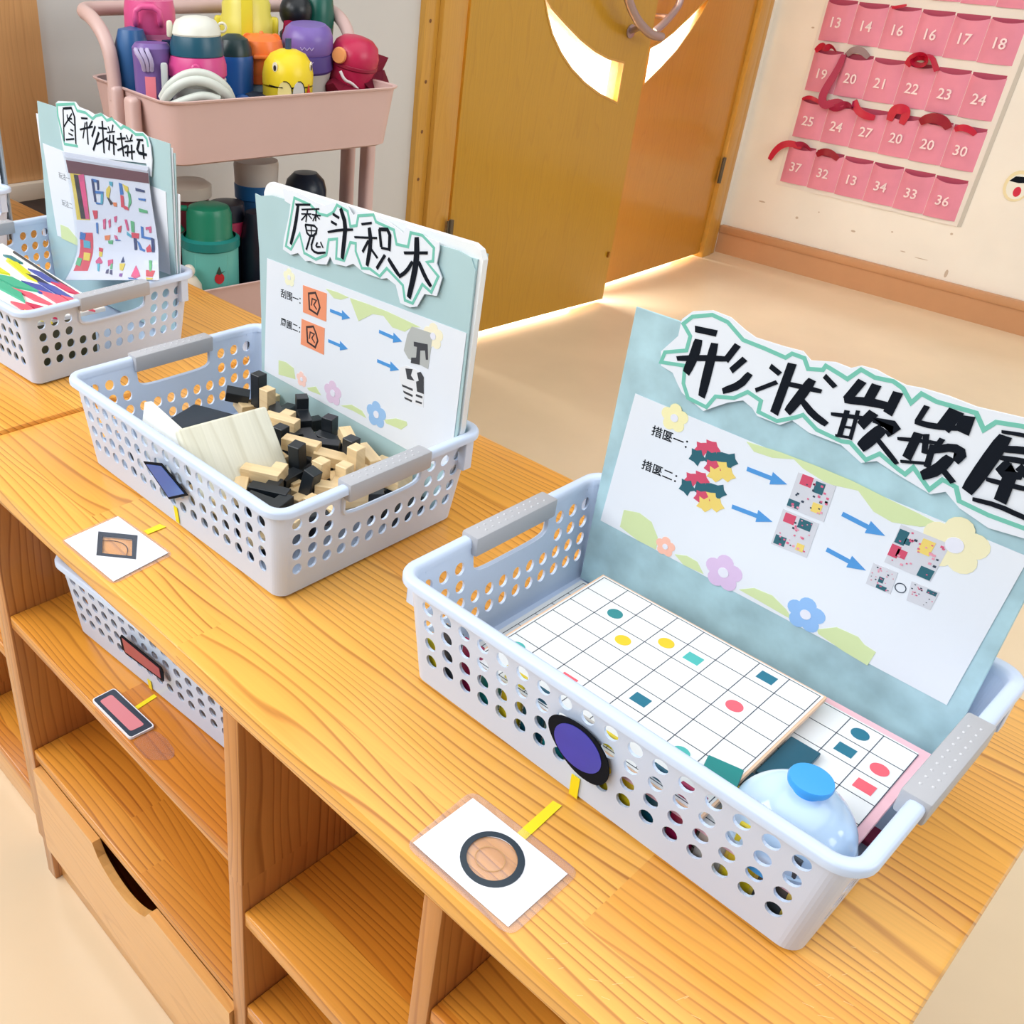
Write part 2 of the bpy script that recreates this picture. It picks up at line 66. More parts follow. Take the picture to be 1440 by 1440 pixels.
'bag': [['m',[[-0.002,0.03],[0.988,0.025],[0.986,0.095],[-0.011,0.08]]],['y',[[0.014,0.135],[0.212,0.145],[0.198,0.395],[0.009,0.375]]],['p',[[0.134,0.16],[0.211,0.15],[0.198,0.38],[0.147,0.38]]],['k',[[0.073,0.16],[0.134,0.16],[0.144,0.38],[0.082,0.38]]],['w',[[0.082,0.205],[0.12,0.21],[0.116,0.255],[0.075,0.25]]],['w',[[0.078,0.26],[0.12,0.265],[0.122,0.295],[0.083,0.29]]],['w',[[0.086,0.305],[0.128,0.305],[0.13,0.335],[0.088,0.335]]],['w',[[0.093,0.345],[0.134,0.345],[0.136,0.375],[0.098,0.375]]],['r',[[0.029,0.435],[0.19,0.455],[0.2,0.585],[0.226,0.85],[0.034,0.775],[0.038,0.55]]],['g',[[0.032,0.65],[0.097,0.665],[0.103,0.775],[0.035,0.75]]],['b',[[0.055,0.44],[0.126,0.45],[0.106,0.485],[0.034,0.48]]],['y',[[0.1,0.585],[0.193,0.6],[0.201,0.7],[0.119,0.685]]],['c',[[0.088,0.485],[0.177,0.495],[0.185,0.55],[0.091,0.54]]],['n',[[0.298,0.175],[0.327,0.175],[0.321,0.3],[0.297,0.3]]],['b',[[0.305,0.17],[0.386,0.175],[0.378,0.19],[0.308,0.19]]],['n',[[0.367,0.175],[0.393,0.175],[0.38,0.23],[0.358,0.235]]],['b',[[0.315,0.24],[0.433,0.24],[0.425,0.255],[0.325,0.255]]],['c',[[0.398,0.25],[0.43,0.25],[0.404,0.305],[0.373,0.31]]],['b',[[0.311,0.3],[0.399,0.305],[0.393,0.31],[0.318,0.31]]],['c',[[0.524,0.175],[0.57,0.175],[0.559,0.205],[0.524,0.195]]],['y',[[0.474,0.225],[0.518,0.2],[0.531,0.22],[0.492,0.275],[0.462,0.265]]],['k',[[0.467,0.27],[0.497,0.275],[0.535,0.3],[0.504,0.31]]],['o',[[0.537,0.295],[0.583,0.295],[0.577,0.315],[0.54,0.315]]],['b',[[0.644,0.175],[0.679,0.18],[0.683,0.245],[0.644,0.25]]],['r',[[0.644,0.25],[0.681,0.255],[0.669,0.32],[0.633,0.315]]],['y',[[0.688,0.18],[0.75,0.195],[0.75,0.24],[0.708,0.22]]],['g',[[0.737,0.21],[0.768,0.24],[0.767,0.29],[0.714,0.325],[0.74,0.275]]],['r',[[0.665,0.305],[0.717,0.315],[0.721,0.33],[0.667,0.325]]],['n',[[0.838,0.195],[0.942,0.205],[0.94,0.22],[0.838,0.215]]],['m',[[0.838,0.215],[0.876,0.215],[0.895,0.285],[0.865,0.29]]],['b',[[0.856,0.26],[0.941,0.26],[0.936,0.275],[0.859,0.27]]],['g',[[0.844,0.315],[0.941,0.325],[0.942,0.34],[0.845,0.335]]],['r',[[0.253,0.34],[0.318,0.34],[0.307,0.375],[0.264,0.38]]],['b',[[0.279,0.395],[0.305,0.395],[0.293,0.45],[0.271,0.445]]],['p',[[0.376,0.38],[0.415,0.375],[0.394,0.425],[0.366,0.425]]],['p',[[0.443,0.385],[0.475,0.375],[0.467,0.41],[0.442,0.42]]],['p',[[0.524,0.365],[0.563,0.36],[0.544,0.39],[0.522,0.39]]],['r',[[0.555,0.415],[0.604,0.405],[0.584,0.44],[0.551,0.44]]],['o',[[0.373,0.46],[0.449,0.455],[0.431,0.485],[0.375,0.485]]],['g',[[0.411,0.49],[0.477,0.485],[0.47,0.515],[0.418,0.51]]],['p',[[0.496,0.455],[0.531,0.46],[0.542,0.485],[0.502,0.475]]],['b',[[0.506,0.48],[0.57,0.485],[0.568,0.49],[0.509,0.49]]],['p',[[0.651,0.375],[0.679,0.375],[0.689,0.43],[0.665,0.43]]],['g',[[0.724,0.38],[0.765,0.385],[0.751,0.44],[0.716,0.435]]],['c',[[0.66,0.435],[0.709,0.455],[0.724,0.465],[0.704,0.47],[0.657,0.455]]],['r',[[0.714,0.44],[0.805,0.445],[0.791,0.475],[0.713,0.47]]],['n',[[0.732,0.47],[0.767,0.475],[0.766,0.565],[0.737,0.565]]],['b',[[0.836,0.405],[0.863,0.41],[0.856,0.46],[0.954,0.47],[0.949,0.485],[0.825,0.47]]],['p',[[0.891,0.41],[0.957,0.405],[0.951,0.44],[0.927,0.44],[0.925,0.42],[0.89,0.425]]],['n',[[0.936,0.47],[0.971,0.475],[0.966,0.59],[0.937,0.59]]],['b',[[0.772,0.49],[0.796,0.5],[0.824,0.55],[0.861,0.565],[0.852,0.585],[0.797,0.565]]],['r',[[0.87,0.55],[0.916,0.515],[0.934,0.585],[0.879,0.59]]],['r',[[0.293,0.54],[0.346,0.55],[0.345,0.585],[0.298,0.575]]],['y',[[0.299,0.58],[0.345,0.585],[0.346,0.64],[0.31,0.635]]],['p',[[0.28,0.7],[0.316,0.64],[0.369,0.71],[0.369,0.735],[0.294,0.735]]],['c',[[0.311,0.735],[0.341,0.735],[0.36,0.85],[0.337,0.835]]],['p',[[0.429,0.69],[0.489,0.675],[0.498,0.735],[0.448,0.775]]],['g',[[0.477,0.735],[0.494,0.735],[0.505,0.81],[0.479,0.81]]],['n',[[0.44,0.825],[0.462,0.81],[0.473,0.875],[0.44,0.875]]],['n',[[0.482,0.825],[0.507,0.825],[0.523,0.9],[0.491,0.885]]],['n',[[0.607,0.64],[0.633,0.715],[0.59,0.725]]],['y',[[0.578,0.735],[0.643,0.735],[0.627,0.835],[0.592,0.825]]],['v',[[0.598,0.875],[0.631,0.875],[0.629,0.935],[0.6,0.925]]],['p',[[0.725,0.925],[0.766,0.76],[0.823,0.925],[0.769,0.975]]],['b',[[0.695,0.95],[0.752,0.96],[0.825,1.0],[0.817,1.0],[0.713,0.985]]],['g',[[0.905,0.69],[0.94,0.695],[0.93,0.85],[0.913,0.85]]],['r',[[0.876,0.825],[0.972,0.835],[0.945,0.935],[0.88,0.925]]],['y',[[0.88,0.95],[0.948,0.96],[0.941,1.0],[0.884,1.0]]]],
'bag_rows': [[[-0.2563,0.2201,0.001],[-0.0521,0.237,0.001]],[[-0.2437,0.1696,0.003],[-0.0469,0.1992,0.003]],[[-0.2285,0.0999,0.011],[-0.0265,0.1475,0.011]],[[-0.2235,0.071,0.025],[-0.0076,0.1255,0.025]],[[-0.2193,0.0534,0.042],[0.0167,0.1156,0.042]]],
'L_moon': [[0.2817,0.3355],[0.3039,0.2897],[0.338,0.2346],[0.3887,0.181],[0.4456,0.1355],[0.5176,0.0918],[0.5974,0.0547],[0.6936,0.0221],[0.6929,0.1423],[0.6118,0.1574],[0.5426,0.1811],[0.4657,0.2166],[0.3821,0.2648],[0.3232,0.3008]],
'R_moon': [[0.3455,0.3156],[0.3841,0.2585],[0.4378,0.2017],[0.5011,0.1454],[0.5843,0.0929],[0.6701,0.046],[0.6742,0.1619],[0.6161,0.1763],[0.5443,0.2057],[0.4588,0.2513]],
'L_handle': [[0.5549,0.3492],[0.5768,0.3217],[0.6072,0.2895],[0.6527,0.2563],[0.712,0.2279],[0.766,0.22]],
'R_handle': [[0.7776,0.2212],[0.733,0.2415],[0.6906,0.2685],[0.6578,0.2981],[0.6558,0.3369]],
'L_mount': [[0.6971,0.2323]],
'cardC_paper': [[-0.2728,0.0687],[-0.1902,0.0693],[-0.19,0.0095],[-0.2695,0.0087]],
'cardC_film': [[-0.2751,0.0721],[-0.1876,0.0745],[-0.1866,0.0078],[-0.2713,0.0065]],
'cardC_ring': [[-0.2459,0.0581],[-0.2141,0.0609],[-0.2097,0.0222],[-0.2478,0.0208]],
'cardC_in': [[-0.2429,0.0546],[-0.2159,0.0557],[-0.2125,0.0254],[-0.2448,0.0243]],
'tapeC': [[-0.234,0.1111],[-0.2272,0.1124],[-0.2251,0.0694],[-0.2324,0.0697]],
'cardB_paper': [[-0.7433,0.0664],[-0.6579,0.07],[-0.6511,0.0075],[-0.7383,0.004]],
'cardB_film': [[-0.7484,0.0671],[-0.6597,0.0756],[-0.6482,0.0048],[-0.7391,0.0003]],
'cardB_out': [[-0.7317,0.0375],[-0.7022,0.0634],[-0.6685,0.0409],[-0.697,0.0156]],
'cardB_in': [[-0.7214,0.0364],[-0.6993,0.0558],[-0.675,0.0406],[-0.6965,0.0216]],
'tapeB': [[-0.7076,0.092],[-0.6991,0.0941],[-0.699,0.073],[-0.7065,0.0732]],
'cardD_out': [[-0.7266,0.0325],[-0.6517,0.035],[-0.6526,0.0075],[-0.7264,0.0061]],
'cardD_in': [[-0.7214,0.0237],[-0.659,0.0288],[-0.6601,0.0115],[-0.7202,0.0097]],
'tapeD': [[-0.6948,0.0625],[-0.6895,0.0626],[-0.6861,0.0359],[-0.6914,0.0363]],
'filmD': [[-0.6517,0.035],[-0.6325,0.037],[-0.6096,0.0339],[-0.6028,0.0246],[-0.6185,0.0057],[-0.6526,0.0075]],
}
# ------------------------------------------------------------------ materials
def srgb(r, g, b):
    f = lambda c: (c/255/12.92) if c/255 <= .04045 else ((c/255+.055)/1.055)**2.4
    return (f(r), f(g), f(b), 1)
MC = {}
def mat(name, rgb, rough=.5, spec=.5, metal=0, bump=0, bscale=60, var=0, vscale=8, coat=0, alpha=1, trans=0, emit=0):
    if name in MC: return MC[name]
    m = bpy.data.materials.new(name); m.use_nodes = True; MC[name] = m
    N, L = m.node_tree.nodes, m.node_tree.links; b = N['Principled BSDF']
    c = srgb(*rgb); b.inputs['Base Color'].default_value = c; b.inputs['Roughness'].default_value = rough
    b.inputs['Specular IOR Level'].default_value = spec; b.inputs['Metallic'].default_value = metal
    b.inputs['Coat Weight'].default_value = coat; b.inputs['Alpha'].default_value = alpha; b.inputs['Transmission Weight'].default_value = trans
    if emit: b.inputs['Emission Color'].default_value = c; b.inputs['Emission Strength'].default_value = emit
    tc = N.new('ShaderNodeTexCoord')
    if var:
        n = N.new('ShaderNodeTexNoise'); n.inputs['Scale'].default_value = vscale; n.inputs['Detail'].default_value = 4
        L.new(tc.outputs['Object'], n.inputs['Vector'])
        r = N.new('ShaderNodeMapRange'); r.inputs[1].default_value = .3; r.inputs[2].default_value = .7; r.inputs[3].default_value = 1-var; r.inputs[4].default_value = 1+var
        L.new(n.outputs[0], r.inputs[0]); h = N.new('ShaderNodeHueSaturation'); h.inputs['Color'].default_value = c
        L.new(r.outputs[0], h.inputs['Value']); L.new(h.outputs[0], b.inputs['Base Color'])
    if bump:
        n = N.new('ShaderNodeTexNoise'); n.inputs['Scale'].default_value = bscale; n.inputs['Detail'].default_value = 3
        L.new(tc.outputs['Object'], n.inputs['Vector']); k = N.new('ShaderNodeBump'); k.inputs['Strength'].default_value = bump; k.inputs['Distance'].default_value = .002
        L.new(n.outputs[0], k.inputs['Height']); L.new(k.outputs[0], b.inputs['Normal'])
    return m
def clear(name, rgb=(255, 255, 255), gloss=.05, tint=1.0, rough=.05):
    if name in MC: return MC[name]
    m = bpy.data.materials.new(name); m.use_nodes = True; MC[name] = m
    N, L = m.node_tree.nodes, m.node_tree.links; N.remove(N['Principled BSDF']); o = N['Material Output']
    t = N.new('ShaderNodeBsdfTransparent'); t.inputs[0].default_value = srgb(*rgb)
    g = N.new('ShaderNodeBsdfGlossy'); g.inputs['Roughness'].default_value = rough
    d = N.new('ShaderNodeBsdfDiffuse'); x2 = N.new('ShaderNodeMixShader'); x2.inputs[0].default_value = 1-tint
    x = N.new('ShaderNodeMixShader'); x.inputs[0].default_value = gloss
    L.new(t.outputs[0], x2.inputs[1]); L.new(d.outputs[0], x2.inputs[2])
    L.new(x2.outputs[0], x.inputs[1]); L.new(g.outputs[0], x.inputs[2]); L.new(x.outputs[0], o.inputs[0])
    return m
def wood(name, axis='X', light=(244, 182, 84), dark=(150, 74, 18), base2=(236, 166, 68), strip=.085, rough=.3, lines=26, seg=.6, tcut=.62, contrast=1.0):
    """laminated pine: strips run along axis, each with its own tone and growth rings"""
    if name in MC: return MC[name]
    m = bpy.data.materials.new(name); m.use_nodes = True; MC[name] = m
    N, L = m.node_tree.nodes, m.node_tree.links; b = N['Principled BSDF']
    b.inputs['Roughness'].default_value = rough; b.inputs['Coat Weight'].default_value = .25; b.inputs['Coat Roughness'].default_value = .12
    tc = N.new('ShaderNodeTexCoord'); sp = N.new('ShaderNodeSeparateXYZ'); L.new(tc.outputs['Object'], sp.inputs[0])
    def M(op, a, bb=None, c=None):
        n = N.new('ShaderNodeMath'); n.operation = op
        for i, v in enumerate((a, bb, c)):
            if v is None: continue
            if isinstance(v, (int, float)): n.inputs[i].default_value = v
            else: L.new(v, n.inputs[i])
        return n.outputs[0]
    X, Y, Z = sp.outputs
    if axis == 'X': al, cr = X, M('ADD', Y, M('MULTIPLY', Z, 1.0))
    elif axis == 'Y': al, cr = Y, M('ADD', X, M('MULTIPLY', Z, 1.0))
    else: al, cr = Z, M('ADD', Y, M('MULTIPLY', X, 1.0))
    cid = M('FLOOR', M('DIVIDE', M('ADD', cr, 3.013), strip))
    wn = N.new('ShaderNodeTexWhiteNoise'); wn.noise_dimensions = '1D'; L.new(cid, wn.inputs['W'])
    sid = M('FLOOR', M('DIVIDE', M('ADD', al, M('MULTIPLY', wn.outputs[0], seg)), seg))
    cv = N.new('ShaderNodeCombineXYZ'); L.new(cid, cv.inputs[0]); L.new(sid, cv.inputs[1])
    w2 = N.new('ShaderNodeTexWhiteNoise'); w2.noise_dimensions = '3D'; L.new(cv.outputs[0], w2.inputs['Vector'])
    rnd = w2.outputs[0]
    # rings: cross coordinate bent by low frequency noise stretched along the grain
    gv = N.new('ShaderNodeCombineXYZ'); L.new(M('MULTIPLY', al, 1.5), gv.inputs[0]); L.new(M('MULTIPLY', cr, 9), gv.inputs[1]); L.new(M('MULTIPLY', rnd, 40), gv.inputs[2])
    n1 = N.new('ShaderNodeTexNoise'); n1.inputs['Scale'].default_value = 1.4; n1.inputs['Detail'].default_value = 1.5; L.new(gv.outputs[0], n1.inputs['Vector'])
    ph = M('ADD', M('MULTIPLY', cr, lines*4.2), M('MULTIPLY', n1.outputs[0], 9.0))
    fr = M('FRACT', ph)
    rp = N.new('ShaderNodeValToRGB'); rp.color_ramp.elements[0].position = 0; rp.color_ramp.elements[0].color = (0, 0, 0, 1)
    e = rp.color_ramp.elements
    e[1].position = .45; e[1].color = (.18, .18, .18, 1)
    for p, v in ((.74, .35), (.86, 1.0), (.93, .9), (1.0, 0)):
        q = e.new(p); q.color = (v, v, v, 1)
    L.new(fr, rp.inputs[0])
    # thickness of the lines varies
    n2 = N.new('ShaderNodeTexNoise'); n2.inputs['Scale'].default_value = 2.2; L.new(gv.outputs[0], n2.inputs['Vector'])
    amt = M('MULTIPLY', rp.outputs[0], M('MULTIPLY', M('ADD', n2.outputs[0], -.05), 1.25*contrast))
    n3 = N.new('ShaderNodeTexNoise'); n3.inputs['Scale'].default_value = 1; n3.inputs['Detail'].default_value = 3
    fv = N.new('ShaderNodeCombineXYZ'); L.new(M('MULTIPLY', al, 12), fv.inputs[0]); L.new(M('MULTIPLY', cr, 420), fv.inputs[1]); L.new(rnd, fv.inputs[2]); L.new(fv.outputs[0], n3.inputs['Vector'])
    mx = N.new('ShaderNodeMix'); mx.data_type = 'RGBA'; mx.inputs[6].default_value = srgb(*light); mx.inputs[7].default_value = srgb(*base2); L.new(rnd, mx.inputs[0])
    m2 = N.new('ShaderNodeMix'); m2.data_type = 'RGBA'; L.new(amt, m2.inputs[0]); L.new(mx.outputs[2], m2.inputs[6]); m2.inputs[7].default_value = srgb(*dark)
    hs = N.new('ShaderNodeHueSaturation'); L.new(m2.outputs[2], hs.inputs['Color']); L.new(M('ADD', .9, M('MULTIPLY', n3.outputs[0], .2)), hs.inputs['Value'])
    L.new(hs.outputs[0], b.inputs['Base Color'])
    bp = N.new('ShaderNodeBump'); bp.inputs['Strength'].default_value = .08; bp.inputs['Distance'].default_value = .001; L.new(n3.outputs[0], bp.inputs['Height']); L.new(bp.outputs[0], b.inputs['Normal'])
    return m

# ------------------------------------------------------------------ object helpers
def tag(o, label=None, cat=None, group=None, kind=None):
    if label: o['label'] = label
    if cat: o['category'] = cat
    if group: o['group'] = group
    if kind: o['kind'] = kind
    return o
def thing(name, label, cat, loc=(0, 0, 0), rz=0, group=None, rot=None):
    o = bpy.data.objects.new(name, None); COL.objects.link(o); o.empty_display_size = .02
    o.location = loc; o.rotation_euler = rot if rot else (0, 0, rz)
    return tag(o, label, cat, group)
def put(name, me, m=None, parent=None, loc=(0, 0, 0), rot=(0, 0, 0)):
    o = bpy.data.objects.new(name, me); COL.objects.link(o)
    if m is not None and not me.materials: me.materials.append(m)
    if parent: o.parent = parent
    o.location = loc; o.rotation_euler = rot
    return o
def copy_tree(o, parent=None):
    c = o.copy(); COL.objects.link(c)
    if parent: c.parent = parent
    for ch in list(o.children): copy_tree(ch, c)
    return c
def from_bm(name, bm, smooth=0):
    me = bpy.data.meshes.new(name); bmesh.ops.recalc_face_normals(bm, faces=bm.faces)
    bm.to_mesh(me); bm.free()
    if smooth:
        me.shade_smooth()
        try: me.set_sharp_from_angle(angle=radians(smooth))
        except Exception: pass
    return me
def add_box(bm, lo, hi, bev=0, seg=2, M=None):
    lo = Vector(lo); hi = Vector(hi)
    r = bmesh.ops.create_cube(bm, size=1); vs = r['verts']
    for v in vs: v.co = Vector((lo[i]+(v.co[i]+.5)*(hi[i]-lo[i]) for i in range(3)))
    if bev:
        es = list({e for v in vs for e in v.link_edges})
        q = bmesh.ops.bevel(bm, geom=es, offset=bev, segments=seg, affect='EDGES', profile=.5)
        vs = list({v for f in q['faces'] for v in f.verts})
    if M is not None:
        seen = set(vs); st = list(vs)
        while st:
            v = st.pop()
            for e in v.link_edges:
                w = e.other_vert(v)
                if w not in seen: seen.add(w); st.append(w)
        bmesh.ops.transform(bm, matrix=M, verts=list(seen))
def box(name, lo, hi, m, parent=None, bev=0, seg=2, loc=(0, 0, 0), rot=(0, 0, 0)):
    bm = bmesh.new(); add_box(bm, lo, hi, bev, seg)
    return put(name, from_bm(name, bm, 40 if bev else 0), m, parent, loc, rot)
def add_prism(bm, pts, t0, t1, mp):
    """closed polygon in (u,v) extruded from depth t0 to t1 through mp(u,v,t)"""
    a = [bm.verts.new(mp(u, v, t0)) for u, v in pts]; b = [bm.verts.new(mp(u, v, t1)) for u, v in pts]
    n = len(pts); bm.faces.new(a); bm.faces.new(b[::-1])
    for i in range(n):
        bm.faces.new((a[i], b[i], b[(i+1) % n], a[(i+1) % n]))
def prism(name, polys, t0, t1, mp, m, parent=None):
    bm = bmesh.new()
    for p in polys: add_prism(bm, p, t0, t1, mp)
    bm.normal_update()
    bmesh.ops.triangulate(bm, faces=[f for f in bm.faces if len(f.verts) > 4], ngon_method='EAR_CLIP')
    return put(name, from_bm(name, bm), m, parent)
def ribbon(pts, w, taper=.75):
    """outline of a brush stroke along pts with width w"""
    P = [Vector(p) for p in pts]
    if len(P) > 2:     # smooth
        for _ in range(1):
            q = [P[0]]
            for i in range(len(P)-1): q += [P[i]*.75+P[i+1]*.25, P[i]*.25+P[i+1]*.75]
            q.append(P[-1]); P = q
    L, R = [], []
    n = len(P)
    for i, p in enumerate(P):
        d = (P[min(i+1, n-1)]-P[max(i-1, 0)]);
        if d.length < 1e-9: d = Vector((1, 0))
        d.normalize(); k = Vector((-d.y, d.x))*w*.5*(1-(1-taper)*abs(2*i/(n-1)-1)**2)
        e = d*w*.12*(1 if i == n-1 else -1 if i == 0 else 0)
        L.append(p+k+e); R.append(p-k)
    return [tuple(v) for v in L]+[tuple(v) for v in R[::-1]]
def line_band(bm, pts, w, t0, t1, mp):
    """constant-width band following a polyline, as quads with mitred joints"""
    P = [Vector(p) for p in pts]; n = len(P); rows = []
    closed = (P[0]-P[-1]).length < 1e-6
    for i, p in enumerate(P):
        a = P[i-1] if i else (P[n-2] if closed else P[0]); c = P[i+1] if i < n-1 else (P[1] if closed else P[n-1])
        d0 = (p-a); d1 = (c-p)
        d0 = d0.normalized() if d0.length > 1e-9 else d1.normalized(); d1 = d1.normalized() if d1.length > 1e-9 else d0
        n0 = Vector((-d0.y, d0.x)); n1 = Vector((-d1.y, d1.x)); mm = n0+n1
        mm = mm.normalized() if mm.length > .2 else n0
        k = mm*w*.5/max(.6, mm.dot(n0))
        rows.append([bm.verts.new(mp(*(p+k), t)) for t in (t0, t1)]+[bm.verts.new(mp(*(p-k), t)) for t in (t1, t0)])
    for i in range(n-1):
        for j in range(4): bm.faces.new((rows[i][j], rows[i][(j+1) % 4], rows[i+1][(j+1) % 4], rows[i+1][j]))
    if not closed: bm.faces.new(rows[0]); bm.faces.new(rows[-1][::-1])
def lathe_bm(bm, prof, seg=28, M=None):
    rings = []
    vs = []
    for r, z in prof:
        if r < 1e-6: v = bm.verts.new((0, 0, z)); rings.append([v]*seg); vs.append(v)
        else:
            rg = [bm.verts.new((r*cos(2*pi*i/seg), r*sin(2*pi*i/seg), z)) for i in range(seg)]; rings.append(rg); vs += rg
    for a, b in zip(rings, rings[1:]):
        for i in range(seg):
            q = []
            for v in (a[i], a[(i+1) % seg], b[(i+1) % seg], b[i]):
                if v not in q: q.append(v)
            if len(q) > 2: bm.faces.new(q)
    if M is not None: bmesh.ops.transform(bm, matrix=M, verts=vs)
def lathe(name, prof, m, parent=None, seg=28, loc=(0, 0, 0), rot=(0, 0, 0), smooth=35):
    bm = bmesh.new(); lathe_bm(bm, prof, seg)
    return put(name, from_bm(name, bm, smooth), m, parent, loc, rot)
def add_tube(bm, pts, r, seg=12, closed=False):
    P = [Vector(p) for p in pts]; n = len(P); rings = []; up = None
    for i, p in enumerate(P):
        if closed: d = (P[(i+1) % n]-P[i-1]).normalized()
        else: d = (P[min(i+1, n-1)]-P[max(i-1, 0)]).normalized()
        if up is None: up = Vector((0, 0, 1)) if abs(d.z) < .9 else Vector((1, 0, 0))
        s = d.cross(up).normalized(); up = s.cross(d).normalized()
        rr = r[i] if isinstance(r, (list, tuple)) else r
        rings.append([bm.verts.new(p+s*rr*cos(2*pi*k/seg)+up*rr*sin(2*pi*k/seg)) for k in range(seg)])
    for i in range(n if closed else n-1):
        a, b = rings[i], rings[(i+1) % n]
        for k in range(seg): bm.faces.new((a[k], a[(k+1) % seg], b[(k+1) % seg], b[k]))
    if not closed: bm.faces.new(rings[0]); bm.faces.new(rings[-1][::-1])
def tube(name, pts, r, m, parent=None, seg=12, closed=False, loc=(0, 0, 0), rot=(0, 0, 0)):
    bm = bmesh.new(); add_tube(bm, pts, r, seg, closed)
    return put(name, from_bm(name, bm, 50), m, parent, loc, rot)
def smoothpts(P, it=2):
    P = [Vector(p) for p in P]
    for _ in range(it):
        q = [P[0]]
        for i in range(len(P)-1): q += [P[i]*.75+P[i+1]*.25, P[i]*.25+P[i+1]*.75]
        q.append(P[-1]); P = q
    return P
def circle(cx, cy, r, n=24, ry=None): return [(cx+r*cos(2*pi*i/n), cy+(ry or r)*sin(2*pi*i/n)) for i in range(n)]
def rrect(cx, cy, w, h, r, n=5):
    out = []
    for sx, sy, a0 in ((1, 1, 0), (-1, 1, 90), (-1, -1, 180), (1, -1, 270)):
        for i in range(n+1):
            a = radians(a0+90*i/n); out.append((cx+sx*(w/2-r)+r*cos(a), cy+sy*(h/2-r)+r*sin(a)))
    return out
def text_mesh(name, s, size, m, parent, origin, udir, vdir, thick=.0003, bold=.012):
    cu = bpy.data.curves.new(name, 'FONT'); cu.body = s; cu.size = size; cu.extrude = thick/2; cu.offset = size*bold; cu.resolution_u = 2
    t = bpy.data.objects.new(name, cu); COL.objects.link(t)
    dg = bpy.context.evaluated_depsgraph_get(); me = bpy.data.meshes.new_from_object(t.evaluated_get(dg)); bpy.data.objects.remove(t)
    u = Vector(udir).normalized(); v = Vector(vdir).normalized(); n = u.cross(v)
    M = Matrix((u, v, n)).transposed().to_4x4(); M.translation = Vector(origin)
    me.transform(M)
    me.materials.clear()
    return put(name, me, m, parent)

# ------------------------------------------------------------------ shared materials
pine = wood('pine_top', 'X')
pine_in = wood('pine_shelf_shaded', 'X', light=(226, 156, 58), dark=(138, 66, 18), base2=(204, 126, 38))  # pine darkened in colour to deepen the shade inside the compartments
pine_v = wood('pine_upright', 'Z', light=(206, 146, 80), dark=(136, 74, 30), base2=(186, 120, 60), strip=.11, lines=20)
pine_f = wood('pine_front', 'X', light=(226, 172, 104), dark=(190, 126, 62), base2=(216, 158, 88), strip=.3, lines=9, seg=2, contrast=.6)
door_m = wood('door_veneer', 'Z', light=(192, 144, 34), dark=(166, 116, 22), base2=(184, 136, 28), strip=.5, lines=12, seg=5, contrast=.45, rough=.28)
door_m2 = wood('door_veneer_reddish', 'Z', light=(196, 138, 44), dark=(170, 108, 26), base2=(190, 130, 38), strip=.5, lines=12, seg=5, contrast=.45, rough=.28)
frame_m = wood('door_casing', 'Z', light=(206, 156, 66), dark=(178, 122, 44), base2=(198, 146, 58), strip=.4, lines=12, seg=5, contrast=.5)
post_m = wood('column_wood', 'Z', light=(226, 178, 122), dark=(190, 132, 78), base2=(216, 164, 108), strip=.2, lines=14, seg=5, contrast=.7)
plastic = mat('basket_plastic', (203, 219, 243), .32, .5)
grip_m = mat('grip_grey', (176, 178, 184), .45)
paper = mat('paper_white', (226, 232, 240), .45)
black = mat('ink_black', (14, 20, 30), .8, .15)
green_line = mat('marker_green', (112, 190, 172), .5)

# ------------------------------------------------------------------ room
FZ = -.68
def struct(name, lo, hi, m, bev=0): return tag(box(name, lo, hi, m, None, bev), kind='structure')
floor_m = mat('floor_vinyl', (228, 208, 176), .22, .5, var=.05, vscale=3)
wall_l = mat('wall_paint_left', (206, 205, 202), .7, .3, var=.02, vscale=2)
wall_r = mat('wall_paint_back', (240, 236, 226), .6, .3, var=.03, vscale=5)
struct('floor', (-5.2, -2.6, FZ-.05), (3.2, 5.2, FZ), floor_m)
WX = -2.003
struct('wall_left', (WX-.12, .655, FZ), (WX, 1.765, 1.9), wall_l)
struct('wall_left', (WX-.12, 3.60, FZ), (WX, 3.80, 1.9), wall_r)
struct('wall_left', (WX-.12, 1.765, 1.36), (WX, 3.60, 1.9), wall_l)
struct('wall_back', (WX-.12, 3.72, FZ), (3.2, 3.84, 1.9), wall_r)
struct('wall_hall', (-4.3, .4, FZ), (-4.2, 5.0, 1.9), mat('hall_wall', (245, 243, 238), .7))
struct('wall_hall', (-4.3, .3, FZ), (WX-.12, .4, 1.9), mat('hall_wall', (245, 243, 238), .7))
struct('wall_hall', (-4.3, 5.0, FZ), (WX-.12, 5.1, 1.9), mat('hall_wall', (245, 243, 238), .7))
struct('ceiling', (-4.3, .3, 1.9), (WX, 5.1, 1.96), mat('ceiling_white', (240, 240, 238), .8))
base_m = mat('baseboard_tan', (196, 146, 104), .5, var=.04)
bb = tag(box('baseboard_back', (WX, 3.700, FZ), (3.2, 3.72, FZ+.085), base_m), kind='structure')
bb2 = box('top_strip', (WX, 3.694, FZ+.085), (3.2, 3.72, FZ+.115), base_m, bb, .004)
# wooden column left of the grey wall, on a pale ledge
col = tag(thing('trim_1', None, None), kind='structure')
box('panel', (WX-.14, .18, .012), (WX+.012, .66, 1.9), post_m, col, .003)
box('ledge', (WX-.14, .18, -.022), (WX+.03, .66, .012), mat('ledge_cream', (222, 212, 196), .6), col, .002)
box('lower_panel', (WX-.14, .18, FZ), (WX+.0, .66, -.022), mat('lower_panel_shaded', (120, 118, 120), .7), col)  # dark grey paints in the shaded area below the ledge
